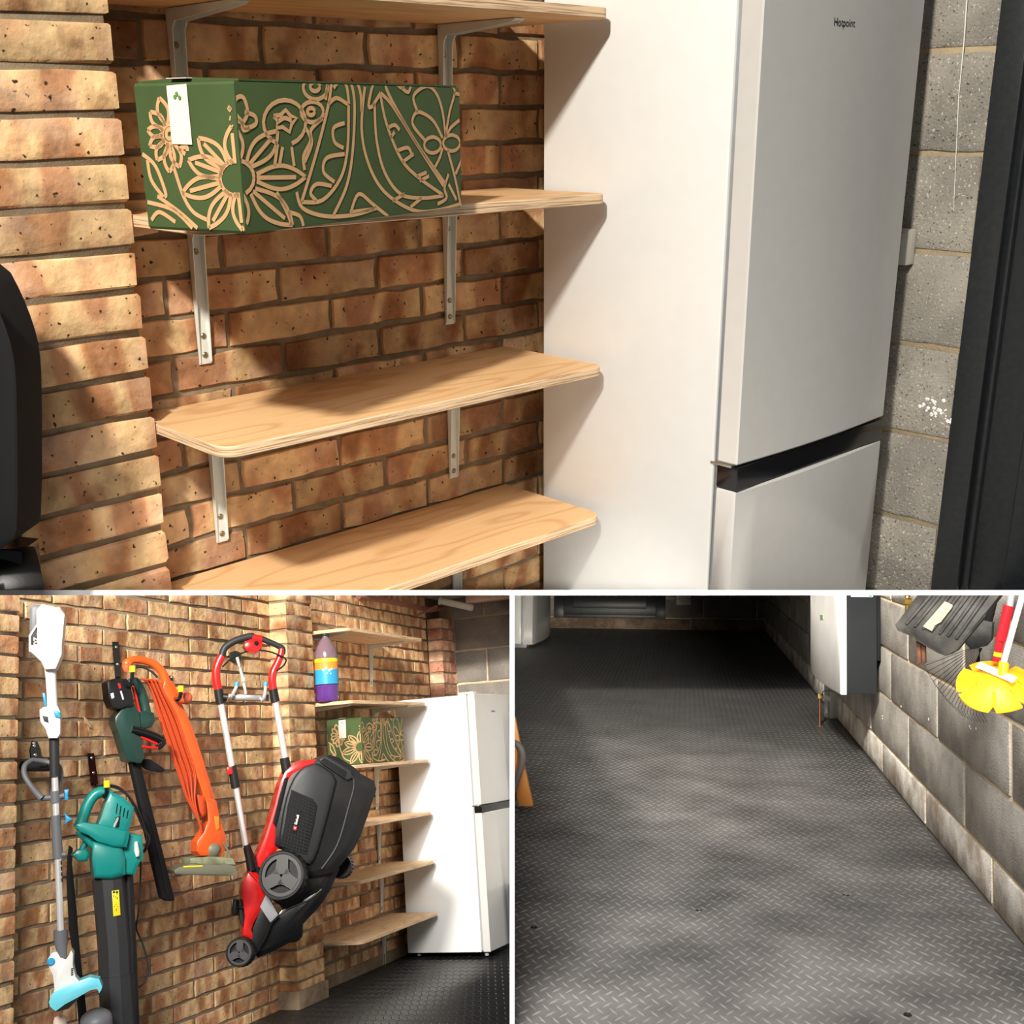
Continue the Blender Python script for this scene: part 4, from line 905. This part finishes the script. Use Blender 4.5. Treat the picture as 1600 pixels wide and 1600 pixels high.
tpart(t, fr, 'tube_joint', BLACK, C3([(722, 1320), (742, 1440)]), 7.6, .03, 0, 14)
tpart(t, fr, 'lower_bracket', BLACK, C4([(378, 622), (396, 720), (412, 800)]), [5.8, 5.4, 6.5], .03, 0, 14)
part(t, fr, 'lower_brace', BLACK, C4([(398, 620), (425, 690), (470, 780), (470, 860), (405, 800)]), -.04, .02, 1)
part(t, fr, 'top_cowl', RED, C4([(840, 30), (760, 35), (690, 65), (640, 115), (605, 200), (565, 360), (505, 560), (443, 705), (455, 775), (490, 800), (580, 640), (600, 420), (700, 130), (860, 60)]), -.06, .10, 4)
part(t, fr, 'grass_box', BLACK, C4([(880, 22), (925, 0), (985, 20), (1090, 85), (1135, 130), (1220, 175), (1242, 235), (1185, 410), (1130, 560), (1090, 640), (960, 800), (800, 835), (740, 770), (640, 650), (552, 640), (557, 555), (545, 465), (590, 300), (650, 150), (760, 60)]), -.16, .10, 7)
part(t, fr, 'box_front', CHAR, C4([(760, 85), (830, 60), (880, 55), (1010, 150), (985, 260), (930, 470), (860, 720), (800, 780), (620, 650), (600, 600), (640, 330), (690, 180)]), .07, .135, 8, rnd=1)
g = part(t, fr, 'grille_panel', BLACKM, C4([(690, 240), (835, 305), (868, 350), (845, 490), (790, 690), (608, 630), (640, 500), (660, 360)]), .11, .139, 1)
mb = MB()
for i in range(17):
    f = i / 16; a0 = V((690 - 80 * f, 245 + 380 * f)); a1 = V((852 - 60 * max(0, f - .15), 325 + 360 * f)); mb.tube([fr.pt(*C4([a0])[0], .140), fr.pt(*C4([a1])[0], .140)], .0022, 5)
for i in range(1, 8):
    f = i / 8; a0 = V((690 + 145 * f, 240 + 65 * f)); a1 = V((612 + 175 * f, 632 + 58 * f)); mb.tube([fr.pt(*C4([a0])[0], .140), fr.pt(*C4([a1])[0], .140)], .0018, 5)
mb.build('grille_bars', CHAR, b, None, g)
part(g, fr, 'badge_plate', BLACKM, C4([(726, 375), (765, 385), (722, 545), (688, 535)]), .13, .1425, .4)
part(g, fr, 'badge_square', RED, C4([(708, 490), (730, 496), (724, 524), (702, 518)]), .14, .1435, .2)
part(g, fr, 'badge_square_mark', WPAPER, C4([(713, 500), (722, 502), (719, 512), (710, 510)]), .143, .1440, .2)
pa, pb_ = fr.pt(*C4([(726, 488)])[0], .1440), fr.pt(*C4([(746, 412)])[0], .1440)
text_mesh('badge_lettering', 'Einhell', WPAPER, b, (pa + pb_) / 2, pb_ - pa, -fr.h, .0115, g, .015)
tpart(t, fr, 'box_rim', CHAR, C4([(895, 22), (1000, 70), (1095, 130), (1125, 205), (1090, 350), (1010, 620), (900, 790)]), 2.0, .10, 5, 8)
part(t, fr, 'box_handle', CHAR, C4([(880, 30), (925, 2), (1100, 110), (1110, 160), (1075, 175), (890, 50)]), .08, .12, 2)
part(t, fr, 'handle_slot', BLACKM, C4([(890, 38), (918, 18), (1075, 115), (1065, 158)]), .10, .1215, .6)
part(t, fr, 'side_vent', BLACKM, C4([(640, 160), (665, 150), (600, 420), (580, 500), (560, 470), (600, 300)]), .05, .105, 1)
def wheel(c4, rx, off, axv, wd, hubm=HUBG, spokes=True, nm='wheel'):
    c = fr.pt(*C4([c4])[0], off); ax = V(axv).normalized(); R_ = rx * fr.m
    o = MB().lathe(c, ax, [(R_ * .70, -wd), (R_ * .95, -wd), (R_, -wd * .8), (R_, wd * .0), (R_ * .95, wd * .25), (R_ * .86, wd * .25), (R_ * .84, wd * .1), (R_ * .80, -.01)], 44).build(nm, BLACK, b, None, t, smooth=40)
    mb = MB(); ref = V((0, 0, 1)); u = (ref - ax * ref.dot(ax)).normalized(); w_ = ax.cross(u)
    mb.lathe(c, ax, [(R_ * .84, wd * .05), (R_ * .84, wd * .16), (R_ * .70, wd * .16), (R_ * .70, wd * .05)], 44, cap=False)
    if spokes:
        for i in range(3):
            a = math.radians(95 + 120 * i); d = u * math.sin(a) + w_ * math.cos(a); e = ax.cross(d)
            q = [d * R_ * .05 - e * R_ * .36, d * R_ * .30 - e * R_ * .26, d * R_ * .72 - e * R_ * .24, d * R_ * .72 + e * R_ * .24, d * R_ * .30 + e * R_ * .26, d * R_ * .05 + e * R_ * .36]
            mb.rings([[c + x + ax * wd * .04 for x in q], [c + x + ax * wd * .22 for x in q]])
    mb.build('hub', hubm, b, None, o, smooth=30)
    tr = MB()
    for i in range(22):
        a = 2 * math.pi * i / 22; d = u * math.sin(a) + w_ * math.cos(a); e = ax.cross(d); p0 = c + d * R_ * .995
        q = [p0 - e * R_ * .06 - ax * wd * .75, p0 + e * R_ * .06 - ax * wd * .75, p0 + e * R_ * .10 - ax * wd * .1, p0 - e * R_ * .02 - ax * wd * .1]
        tr.rings([[x for x in q], [x + d * R_ * .025 for x in q]])
    tr.build('tyre_tread', BLACKM, b, None, o, smooth=0)
    return o
wx = (fr.n * .88 - fr.h * .42 + V((0, 0, .12)))
wheel((625, 835), 36, .17, wx, .060); wheel((332, 1368), 21, .10, wx, .050)
part(t, fr, 'front_cowl', RED, C4([(395, 805), (440, 812), (505, 895), (515, 950), (470, 1060), (412, 1160), (400, 1200), (415, 1250), (402, 1278), (345, 1250), (352, 1200), (362, 1120), (350, 1020), (340, 960), (352, 880), (378, 830)]), -.05, .08, 4)
tpart(t, fr, 'cowl_latch', RED, C4([(400, 812), (440, 850), (470, 882)]), 2.4, .085, 3)
part(t, fr, 'deck_side', BLACK, C4([(515, 955), (592, 1110), (540, 1160), (500, 1260), (432, 1372), (412, 1330), (420, 1200), (478, 1060)]), -.06, .07, 2)
part(t, fr, 'grey_side_panel', LGREY, C4([(516, 962), (470, 1052), (540, 1158), (592, 1105)]), .02, .074, 1)
part(t, fr, 'deck_underside', BLACKG, C4([(592, 1110), (640, 1040), (760, 970), (890, 905), (1000, 780), (940, 920), (870, 1030), (750, 1160), (742, 1250), (650, 1290), (560, 1340), (440, 1390), (424, 1376), (545, 1165)]), -.14, .03, 3)
part(t, fr, 'deck_rear', BLACK, C4([(600, 960), (780, 830), (970, 790), (890, 910), (760, 985), (640, 1060), (560, 1010)]), -.12, .05, 3)
wheel((1030, 770), 19, -.05, wx, .05, BLACK, False); wheel((690, 1230), 15, -.07, wx, .05, BLACK, False)
tpart(t, fr, 'deck_rim', OLIVE, C4([(560, 1140), (680, 1060), (800, 1010), (900, 930)]), 1.0, .04, 4, 6)
part(t, fr, 'height_lever', BLACK, C4([(292, 1000), (318, 1000), (318, 1110), (284, 1112), (280, 1080)]), .0, .05, 2.5); tpart(t, fr, 'lever_arm', CHAR, C4([(315, 1050), (360, 1062)]), 2, .03)
part(t, fr, 'fender', CHAR, C4([(318, 1010), (345, 1000), (360, 1110), (352, 1200), (340, 1160), (322, 1100)]), -.03, .02, 1)
mb = MB()
for i in range(11): 
    x, y = 440 + 20 * i, 1388 - 10 * i; prism(mb, fr, C4([(x, y - 14), (x + 14, y - 20), (x + 16, y - 2), (x + 4, y + 6)]), -.05, .01, .5)
mb.build('front_comb', RED, b, None, t)
# rack
p = on((392, 1090), 0, .0)
t = thing(b, 'bicycle_rack', 'folding steel wall rack with blue tipped prongs behind the mower handle', 'rack', p)
part(t, fr, 'cross_bar', STEEL, C3([(285, 820), (605, 826), (605, 878), (285, 872)]), -.03, -.005, 1.5)
for P in ([(290, 868), (315, 830), (340, 780), (350, 752)], [(548, 878), (565, 850), (572, 800), (575, 752)]):
    tpart(t, fr, 'prong', CHROME, [q + (o_,) for q, o_ in zip(C3(P), (-.01, .02, .03, .03))], 2.6, smooth=4)
    e = C3([P[-1]])[0]; tpart(t, fr, 'prong_tip', BLUE, [(e[0] - .5, e[1] + 1.5, .03), (e[0] + .5, e[1] - 4.5, .03)], 3.6)
tpart(t, fr, 'support_arm', CHROME, [q + (-.03,) for q in C3([(352, 535), (372, 610), (395, 690), (420, 820)])], [2.6, 2.2, 2.6, 2.4], n=10)
part(t, fr, 'arm_bush', CREAM, C3([(382, 692), (408, 690), (414, 722), (388, 728)]), -.04, -.015, .8)
mb = MB(); pl_ = [on(q, 0, .001) for q in C3([(290, 500), (330, 485), (365, 500), (372, 560), (330, 580), (292, 560)])]; mb.rings([pl_, [q + V((.01, 0, 0)) for q in pl_]]); mb.build('wall_plate', CHAR, b, None, t)

# oddments at the bottom edge and on the wall
fr = Frame(b, (150, 1590), .30, (.8, .6))
mb = MB(); c0 = fr.pt(150, 1592); r0 = 24 * fr.m
mb.lathe(c0, V((.1, -.25, 1)), [(r0, -.03), (r0, 0), (r0 * .92, .012), (r0 * .6, .026), (r0 * .05, .032)], 30)
tag(mb.build('plastic_lid', GREY, b, c0, smooth=60), 'round grey lid at the bottom edge beside the blower tube', 'lid')
mb = MB(); c0 = fr.pt(94, 1594); r0 = 10 * fr.m; mb.lathe(c0, (0, 0, 1), [(r0, -.03), (r0, 0), (r0 * .8, .012), (r0 * .1, .016)], 24)
tag(mb.build('beige_knob', PAPER, b, c0, smooth=60), 'beige rounded knob at the bottom edge under the white trimmer', 'knob')
Lf = [on(q, 0, .003) for q in S4([(522, 800), (540, 815), (560, 850), (566, 868), (555, 865), (530, 830)])]; mb = MB(); mb.rings([Lf, [q + V((.004, 0, 0)) for q in Lf]])
tag(mb.build('dry_leaf', mat('dry_leaf', (.72, .50, .28), .8), b, Lf[0]), 'small curled pale leaf stuck on the brick wall', 'leaf')

# ================================================================== LOWER RIGHT BAY: tread floor, boiler, block wall
b = B3; on = b.on
XR = .935; YB = 13.45
fl3 = struct(MB().box(-2.6, XR + .05, 2.0, YB + .05, -.03, 0).build('floor', RUBBER, b, (0, 6, -.03)), 'black rubber tread plate floor running to the back wall')
treads(b, fl3, 0.0, vis(b, 0.0), -1.9, XR, 2.45, YB - .02, .0325, .036, TREADM, .0028)
for q in ((834, 1449), (1092, 1422), (1418, 1586), (1322, 1398)):
    c = on(q, 2, .0005); MB().lathe(c, (0, 0, 1), [(.010, 0), (.009, .003), (.004, .003), (.003, .001)], 14).build('floor_screw', BLACKG, b, c, fl3)
wr = struct(MB().box(XR + .008, XR + .12, 2.2, YB + .1, -.03, 2.0).build('wall_right', MORTARB, b, (XR, 6, 0)), 'grey concrete block wall on the right of the black floor')
def right_grid(z0, z1, zoff, H, L, uo, seq, m, gap=.016, zg=.014):
    cache = {}; n = math.floor((z0 - zoff) / H + 1e-6)
    while zoff + n * H < z1 - 1e-4:
        o = uo + seq[n % len(seq)] * L; i = math.floor((2.2 - o) / L)
        while o + i * L < YB:
            a, c = max(2.2, o + i * L + gap), min(YB, o + (i + 1) * L - gap)
            if c - a > .05:
                key = (round(c - a, 2), random.randrange(3))
                if key not in cache:
                    me = brick_mesh(c - a, H - zg, .05, 1, m, len(cache) + 11, 'X', .0025)
                    for v in me.vertices: v.co.x = -v.co.x
                    me.flip_normals(); cache[key] = me
                ob = bpy.data.objects.new('block', cache[key]); link(ob, b, (XR + random.uniform(-.002, .002), (a + c) / 2, zoff + (n + .5) * H), wr)
            i += 1
        n += 1
right_grid(0, .149, 0, .149, .97, 4.68, (0,), BASE3)
right_grid(.149, 1.9, .149, .2265, .96, 5.02, (0, .42), BLK3)
wb3 = struct(MB().box(-2.6, XR + .1, YB + .008, YB + .12, -.03, 2.0).build('wall_back', MORTARB, b, (0, YB, 0)), 'dim grey block wall at the far end of the black floor')
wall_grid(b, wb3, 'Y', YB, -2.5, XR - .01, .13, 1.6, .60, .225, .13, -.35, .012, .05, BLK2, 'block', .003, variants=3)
wall_grid(b, wb3, 'Y', YB - .03, -2.5, XR - .01, .0, .125, .9, .125, 0, .1, .006, .05, BASE2, 'base_block', .004, variants=3, zgap=.004)
d2 = struct(thing(b, 'door_2', 'black door in the dim far wall of the lower right room', None, (-.83, YB - .04, .13)))
xa, xb = -1.47, -.183
MB().box(xa, xa + .11, YB - .07, YB - .002, .128, 1.5, .004).build('frame_post', DOORB, b, None, d2); MB().box(xb - .11, xb, YB - .07, YB - .002, .128, 1.5, .004).build('frame_post', DOORB, b, None, d2)
MB().box(xa + .11, xb - .11, YB - .07, YB - .002, .128, .165, .004).build('sill', DOORB, b, None, d2)
MB().box(xa + .11, xb - .11, YB - .045, YB - .002, .165, 1.5, .004).build('door_leaf', DOORB, b, None, d2)
MB().box(xa + .22, xb - .22, YB - .055, YB - .046, .24, 1.4, .006).build('door_panel', DOORB, b, None, d2)
c0 = on((1068, 934), 1, YB - .03)
t = thing(b, 'wall_vent', 'square cream vent box with a round outlet on the far wall', 'vent', c0)
MB().box(c0.x - .085, c0.x + .085, YB - .05, YB - .002, c0.z - .085, c0.z + .10, .01).build('vent_box', CREAM, b, None, t)
MB().lathe(V((c0.x, YB - .05, c0.z)), (0, -1, 0), [(.055, 0), (.055, .03), (.045, .03), (.042, .005)], 26).build('round_outlet', mat('vent_grey', (.45, .43, .42), .5), b, None, t)
# fridge corner
p = on((830, 1013), 2, 0)
fx0, fx1 = p.x - .45, p.x
t = thing(b, 'fridge_freezer', 'lower corner of the white fridge at the far left of the black floor', 'fridge', (fx1, p.y, 0))
MB().box(fx0, fx1 - .10, p.y, p.y + 1.5, .04, 1.4, .008).build('cabinet', WHITE, b, None, t)
MB().box(fx1 - .10, fx1 - .085, p.y + .02, p.y + 1.5, .05, 1.4).build('door_seal', LGREY, b, None, t)
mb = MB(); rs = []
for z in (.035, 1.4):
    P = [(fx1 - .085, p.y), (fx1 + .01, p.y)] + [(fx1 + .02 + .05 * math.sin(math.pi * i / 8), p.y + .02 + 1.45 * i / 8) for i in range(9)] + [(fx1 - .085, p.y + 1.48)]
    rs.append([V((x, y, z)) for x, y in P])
mb.rings(rs); mb.build('lower_door', FDOOR_SHADED, b, None, t)
MB().box(fx0, fx1 - .05, p.y + .03, p.y + 1.4, .0, .045, .004).build('plinth', LGREY, b, None, t)
# boiler
YA, YE = 5.64, 6.9; xl = .742; zb_ = .372
t = thing(b, 'wall_boiler', 'white fronted boiler with dark grey sides on the right block wall', 'boiler', (XR, YA, zb_))
MB().box(xl + .030, XR - .022, YA, YE - .06, zb_ + .005, 1.6, .006).build('side_case', DGREY, b, None, t)
MB().box(XR - .022, XR - .002, YA + .02, YE - .1, zb_ + .16, 1.6, .003).build('back_frame', BLACKM, b, None, t)
mb = MB(); n = 10; rs = []
for z in (zb_, zb_ + .006, 1.6):
    e = .004 if z == zb_ else 0
    P = [(xl + .030, YA - .012 + e)] + [(xl - .045 * math.sin(math.pi * i / n) + e, YA - .012 + e + (YE - YA) * i / n) for i in range(n + 1)] + [(xl + .030, YE - .012)]
    rs.append([V((x, y, z)) for x, y in P])
mb.rings(rs); mb.build('front_cover', WPLAST, b, None, t, smooth=50)
def sidept(q, y): return on(q, 1, y)
c0 = sidept((1345, 930), YA); 
MB().box(c0.x - .045, c0.x + .055, YA - .003, YA - .0005, c0.z - .008, c0.z + .06, .0005).build('data_label', WPAPER, b, None, t)
c1 = sidept((1360, 931), YA); MB().lathe(V((c1.x, YA - .001, c1.z)), (0, -1, 0), [(.008, 0), (.008, .002)], 14).build('green_seal', mat('green_dot', (.02, .45, .2), .5), b, None, t)
def frontpt(q):
    # on the bowed front: iterate between the bow and the view ray
    x = xl - .03
    for _ in range(6):
        P = on(q, 0, x); f = min(max((P.y - YA + .012) / (YE - YA), 0), 1); x = xl - .045 * math.sin(math.pi * f) - .0012
    return P
tri = [frontpt(q) for q in ((1299.5, 1053), (1295.5, 1064), (1302, 1066.5))]
mb = MB(); mb.rings([tri, [p_ + V((.002, 0, 0)) for p_ in tri]]); o = mb.build('warning_triangle', BLACKM, b, None, t)
cen = sum(tri, V()) / 3; ti = [cen + (p_ - cen) * .78 - V((.0012, 0, 0)) for p_ in tri]; mb = MB(); mb.rings([ti, [p_ + V((.001, 0, 0)) for p_ in ti]]); mb.build('triangle_face', YELLOW, b, None, o)
bd = [frontpt(q) for q in ((1281, 961), (1285.5, 960.5), (1286, 968), (1281.5, 968.5))]; mb = MB(); mb.rings([bd, [p_ + V((.002, 0, 0)) for p_ in bd]]); mb.build('badge', mat('badge_green', (.30, .50, .25), .5), b, None, t)
# trunking and earth rod
c0 = on((1301, 1123), 2, 0)
t = thing(b, 'cable_trunking', 'cream vertical trunking below the boiler down to the floor', 'trunking', c0)
xa = on((1291, 1100), 1, c0.y).x; xb = on((1309, 1100), 1, c0.y).x
MB().box(xa + .02, xb, c0.y, c0.y + .12, 0, .40, .004).build('trunk_body', CREAM, b, None, t); MB().box(xa, xa + .018, c0.y + .02, c0.y + .10, 0, .40, .003).build('trunk_lid', CREAM, b, None, t)
r0 = on((1281, 1134), 2, 0)
t = thing(b, 'earth_rod', 'thin copper earth rod with clamp and white tag on the floor', 'rod', r0)
ztop = on((1283, 1088), 1, r0.y).z
MB().tube([r0, V((r0.x, r0.y, ztop))], .0075, 12).build('rod', COPPER, b, None, t)
MB().box(r0.x - .012, r0.x + .020, r0.y - .014, r0.y + .014, ztop - .012, ztop + .014, .002).build('clamp', BRASS, b, None, t)
ta = [on(q, 1, r0.y - .01) for q in ((1288, 1086), (1298, 1089), (1297, 1096), (1287, 1092))]; mb = MB(); mb.rings([ta, [p_ + V((0, .004, 0)) for p_ in ta]]); mb.build('tag', WPAPER, b, None, t)
gw = [tuple(on(q, 1, r0.y)) for q in ((1284, 1087), (1286, 1081), (1292, 1079), (1300, 1080), (1306, 1082))]; MB().tube([V(p_) for p_ in spline(gw, 5)], .0028, 6).build('earth_wire', mat('earth_green', (.12, .25, .06), .5), b, None, t)
# brass valve
v0 = on((1419, 940), 0, XR - .05)
t = thing(b, 'brass_valve', 'small brass tap fitting on the block wall beside the boiler', 'valve', v0)
MB().lathe(on((1418, 952), 0, XR - .05), (0, 0, 1), [(.008, -.02), (.010, -.015), (.010, .02), (.018, .022), (.018, .04), (.011, .045), (.011, .09), (.016, .095), (.016, .11)], 8).build('valve_body', BRASS, b, None, t, smooth=20)
MB().tube([on((1418, 952), 0, XR - .05) + V((0, 0, .03)), on((1418, 952), 0, XR) + V((0, 0, .03))], .008, 10).build('wall_stub', BRASS, b, None, t)
# black ridged plastic tray hung at a slant
W6 = lambda L: [(1340 + x / 6.154, 930 + y / 6.154) for x, y in L]
pr0 = on((1500, 960), 0, .74)
fr = Frame(b, None, None, (.9, -.44), pr0)
t = thing(b, 'ridged_tray', 'dusty black ridged plastic tray hanging slanted on the block wall', 'tray', fr.pt(1480, 1020))
part(t, fr, 'tray_shell', MUDDY, W6([(395, 280), (430, 235), (650, -60), (1420, -60), (1220, 200), (940, 540), (880, 575), (800, 545), (600, 430), (580, 400), (420, 330)]), -.06, .02, 2.5)
for i in range(7):
    f = i / 6; a0 = (470 + 480 * f, 275 + 140 * f); a1 = (760 + 520 * f, -70 + 10 * f); tpart(t, fr, 'ridge', MUDDY, W6([a0, a1]), [2.6, 3.4], .022, n=8)
part(t, fr, 'old_sticker', WOOD, W6([(630, 300), (840, 60), (918, 95), (905, 125), (800, 260), (745, 290), (715, 345)]), .02, .0295, .6)
tpart(t, fr, 'rim', MUDDY, W6([(405, 290), (600, 400), (800, 520), (885, 560), (945, 530), (1230, 190)]), 1.8, .015, n=6)
# rusty bracket under the tray
t2 = thing(b, 'rusty_bracket', 'rusty metal bracket stub under the black tray', 'bracket', fr.pt(1437, 1040, -.02))
RUST = mat('rust', (.20, .08, .04), .8, col2=(.10, .05, .03), nscale=40)
for dx in (0, 45): part(t2, fr, 'leg', RUST, W6([(570 + dx, 440), (605 + dx, 450), (610 + dx, 650), (580 + dx, 670)]), -.03, -.012, .6)
# wire rake
fr2 = Frame(b, None, None, (.85, -.53), on((1500, 1010), 0, .80))
t = thing(b, 'wire_rake', 'black spring tine lawn rake hanging behind the tray', 'rake', fr2.pt(1500, 1050))
mb = MB(); rr = random.Random(4)
for i in range(20):
    f = i / 19; top = (1170 + 60 * f - 120 * abs(f - .5), 500 + 15 * f); end = (640 + 560 * f, 680 + 470 * math.sin(f * 1.75) ** .9 * 1.0)
    d = V((end[0] - top[0], end[1] - top[1])).normalized(); tip = (end[0] + 45, end[1] + 75)
    ftube(mb, fr2, W6([top, ((top[0] + end[0]) / 2, (top[1] + end[1]) / 2), end, tip]), [.45, .45, .4, .35], 5, -.01)
mb.build('tines', BLACKG, b, None, t)
part(t, fr2, 'head_plate', MUDDY, W6([(1010, 420), (1080, 300), (1180, 230), (1300, 260), (1290, 420), (1230, 490), (1100, 520)]), -.03, .0, 2)
tpart(t, fr2, 'rake_socket', BLACKM, W6([(1240, 300), (1330, -60)]), 7, -.03)
# poles and orange disc
fr3 = Frame(b, None, None, (.97, -.25), on((1560, 1060), 0, .66))
t = thing(b, 'telescopic_pole', 'red and silver telescopic pole with a yellow ring at the right edge', 'pole', fr3.pt(1565, 1050))
tpart(t, fr3, 'silver_tube', CHROME, W6([(1490, -80), (1460, 130)]), 5.2, -.03); tpart(t, fr3, 'red_sleeve', REDP, W6([(1455, 100), (1375, 440)]), 8.2, -.03); tpart(t, fr3, 'red_taper', REDP, W6([(1372, 430), (1355, 545)]), [7.0, 6.2], -.03)
tpart(t, fr3, 'yellow_ring', YELLOW, W6([(1350, 548), (1343, 590)]), 6.4, -.03); tpart(t, fr3, 'red_foot', REDP, W6([(1342, 588), (1334, 640)]), 6.0, -.03)
t = thing(b, 'orange_weeder_disc', 'orange slotted plastic disc on a white shaft at the right edge', 'garden tool', fr3.pt(1550, 1100))
tpart(t, fr3, 'shaft', WPLAST, W6([(1590, -20), (1400, 660)]), 4.6, .02)
cD = fr3.pt(1556, 1074, .0)
RD = 60 * fr3.m; nv = (fr3.n * .55 + V((0, 0, .83))).normalized(); uD = fr3.h; vD = nv.cross(uD).normalized()
mb = MB(); N = 72; slots = (.0, 1.13, 2.36, 3.5, 4.6, 5.5); outp = []
for i in range(N):
    a = 2 * math.pi * i / N; r = RD * (1.0 + .03 * math.cos(3 * a))
    for s_ in slots:
        if abs((a - s_ + math.pi) % (2 * math.pi) - math.pi) < .05: r *= .78
    outp.append((a, r))
rings_ = []
for sc_, hgt in ((1, 0), (1, .004), (.80, .006), (.50, .022), (.28, .028), (.10, .030)):
    rings_.append([cD + (uD * math.cos(a) + vD * math.sin(a)) * (r if sc_ == 1 else min(r, RD) * sc_ if sc_ > .75 else RD * sc_) + nv * hgt for a, r in outp])
mb.rings(rings_); mb.build('disc', ORDISC, b, None, t, smooth=40)
hubp = fr3.pt(*W6([(1395, 760)])[0], .0)
tpart(t, fr3, 'hub', mat('yellow_hub', (.9, .55, .01), .4), W6([(1405, 640), (1388, 770)]), [7, 7.5], .02)
lp = [cD + uD * x * fr3.m + vD * y * fr3.m + nv * (.035 + h_) for x, y, h_ in ((-30, 16, 0), (-22, 24, .004), (30, -10, .006), (24, -22, .004))]
mb = MB(); mb.rings([lp, [q + nv * .001 for q in lp]]); mb.build('paper_tag', WPAPER, b, None, t, smooth=0)
# paint flecks on the wall
mb = MB()
for q, s_ in (((1379, 1119), .012), ((1451, 1124), .012), ((1515, 1135), .010), ((1525, 1139), .012), ((1379, 1123), .008), ((1408, 1104), .01), ((1517, 1139), .008)):
    c = on(q, 0, XR - .0015); mb.lathe(c, (-1, 0, 0), [(s_ * .6, 0), (s_ * .3, .002)], 6)
o = mb.build('paint_flecks', WPAPER, b, None, wr); o['kind'] = 'stuff'
# orange panel and black tool box edge at the left
po = on((833, 1260), 2, 0)
fr = Frame(b, None, None, (1, 0), po)
t = thing(b, 'orange_board', 'orange painted boards propped at the left edge of the black floor', 'board', po)
part(t, fr, 'panel', ORTIMB, [(780, 1100), (805, 1122), (818, 1190), (833, 1259), (818, 1262), (812, 1278), (780, 1290)], -.04, .0, 1)
part(t, fr, 'lower_panel', ORTIMB, [(790, 1285), (811, 1295), (816, 1313), (790, 1316)], .0, .02, 1)
t = thing(b, 'tool_crate', 'dark ribbed crate with grey handle at the left edge of the black floor', 'crate', fr.pt(806, 1350, .08))
part(t, fr, 'crate_side', CHAR, [(780, 1230), (806, 1240), (810, 1300), (808, 1352), (780, 1360)], .03, .08, 1)
for i in range(8): part(t, fr, 'rib', GREY, [(800, 1250 + 12 * i), (809, 1252 + 12 * i), (810, 1260 + 12 * i), (800, 1258 + 12 * i)], .07, .09, .4)
tpart(t, fr, 'handle', mat('handle_grey', (.16, .14, .13), .5), [(795, 1158, .05), (809, 1163, .06), (816, 1176, .06), (815, 1195, .06), (807, 1222, .06), (802, 1240, .06)], [3.5, 5, 5.5, 5.5, 4.5, 3], smooth=5)

# ================================================================== white partitions between the bays
class W_: pass
world_bay = Bay(((1, 0, 0), (0, 0, -1), (0, 1, 0)), (0, 0, 0), 1.0)     # plain world axes
yA, yB, yM = (922 - 800) / F, (930 - 800) / F, (926 - 800) / F
dn, df = 6.9, 16.0; th = (yB - yA) * dn
mb = MB(); hw = 460
def slab(pts, nrm, t_):
    n = V(nrm).normalized() * t_ / 2; return [[V(p) - n for p in pts], [V(p) + n for p in pts]]
e = .60
mb.rings(slab([(-e * dn, dn, -yM * dn), (e * dn, dn, -yM * dn), (e * dn, df, -yM * df), (-e * dn, df, -yM * df)], (0, yM, 1), th))
o = mb.build('ceiling', BOARD, world_bay, (0, dn, -yM * dn), smooth=0); struct(o, 'white board dividing the upper room from the two lower rooms')
dn2 = 2.6; th2 = 7.5 / F * dn2; lo_ = 830 / F
mb = MB(); xm = (800.3 - 800) / F
mb.rings(slab([(xm * dn2, dn2, -yM * dn2), (xm * df, df, -yM * df), (xm * df, df, -.22 * df), (xm * 4, 4, -lo_ * 4), (xm * dn2, dn2, -lo_ * dn2)], (1, 0, 0), th2))
o = mb.build('wall_divider', BOARD, world_bay, (0, dn2, -yM * dn2), smooth=0); struct(o, 'white upright board dividing the two lower rooms')

# ------------------------------------------------------------------ each room ends at its partitions
bpy.context.view_layer.update()
def clip(bay, planes):
    dead = []
    for o in list(bay.objs):
        if o.type != 'MESH': continue
        mw = o.matrix_world; inv = mw.inverted(); co = inv @ V((0, 0, 0)); bb = [mw @ V(c) for c in o.bound_box]
        for n in planes:                                     # keep n . p <= 0
            ds = [n.dot(p) for p in bb]
            if max(ds) <= 0: continue
            ds2 = [n.dot(mw @ v.co) for v in o.data.vertices]
            if not ds2 or min(ds2) >= 0: dead.append(o); break
            if max(ds2) <= 0: continue
            if o.data.users > 1: o.data = o.data.copy()
            bm = bmesh.new(); bm.from_mesh(o.data)
            r = bmesh.ops.bisect_plane(bm, geom=bm.verts[:] + bm.edges[:] + bm.faces[:], plane_co=co, plane_no=(inv.to_3x3() @ n), clear_outer=True)
            ed = [x for x in r['geom_cut'] if isinstance(x, bmesh.types.BMEdge)]
            if o.name.split('.')[0] not in ('tread_pattern', 'printed_flower_pattern'): bmesh.ops.holes_fill(bm, edges=ed)
            bm.to_mesh(o.data); bm.free()
            if not o.data.vertices: dead.append(o); break
    for o in dead:
        for c in o.children:
            if c not in dead: dead.append(c)
    for o in set(dead): bay.objs.remove(o); bpy.data.objects.remove(o)
clip(B1, [V((0, -yA, -1))])
clip(B2, [V((0, yB, 1)), V((1, 3.4 / F, 0))])
clip(B3, [V((0, yB, 1)), V((-1, 4.0 / F, 0))])
for bay in (B1, B2, B3, world_bay):
    for o in bay.objs:
        if '_b' in o: del o['_b']
for o in list(bpy.data.objects):
    if o.type == 'EMPTY' and not o.children: bpy.data.objects.remove(o)
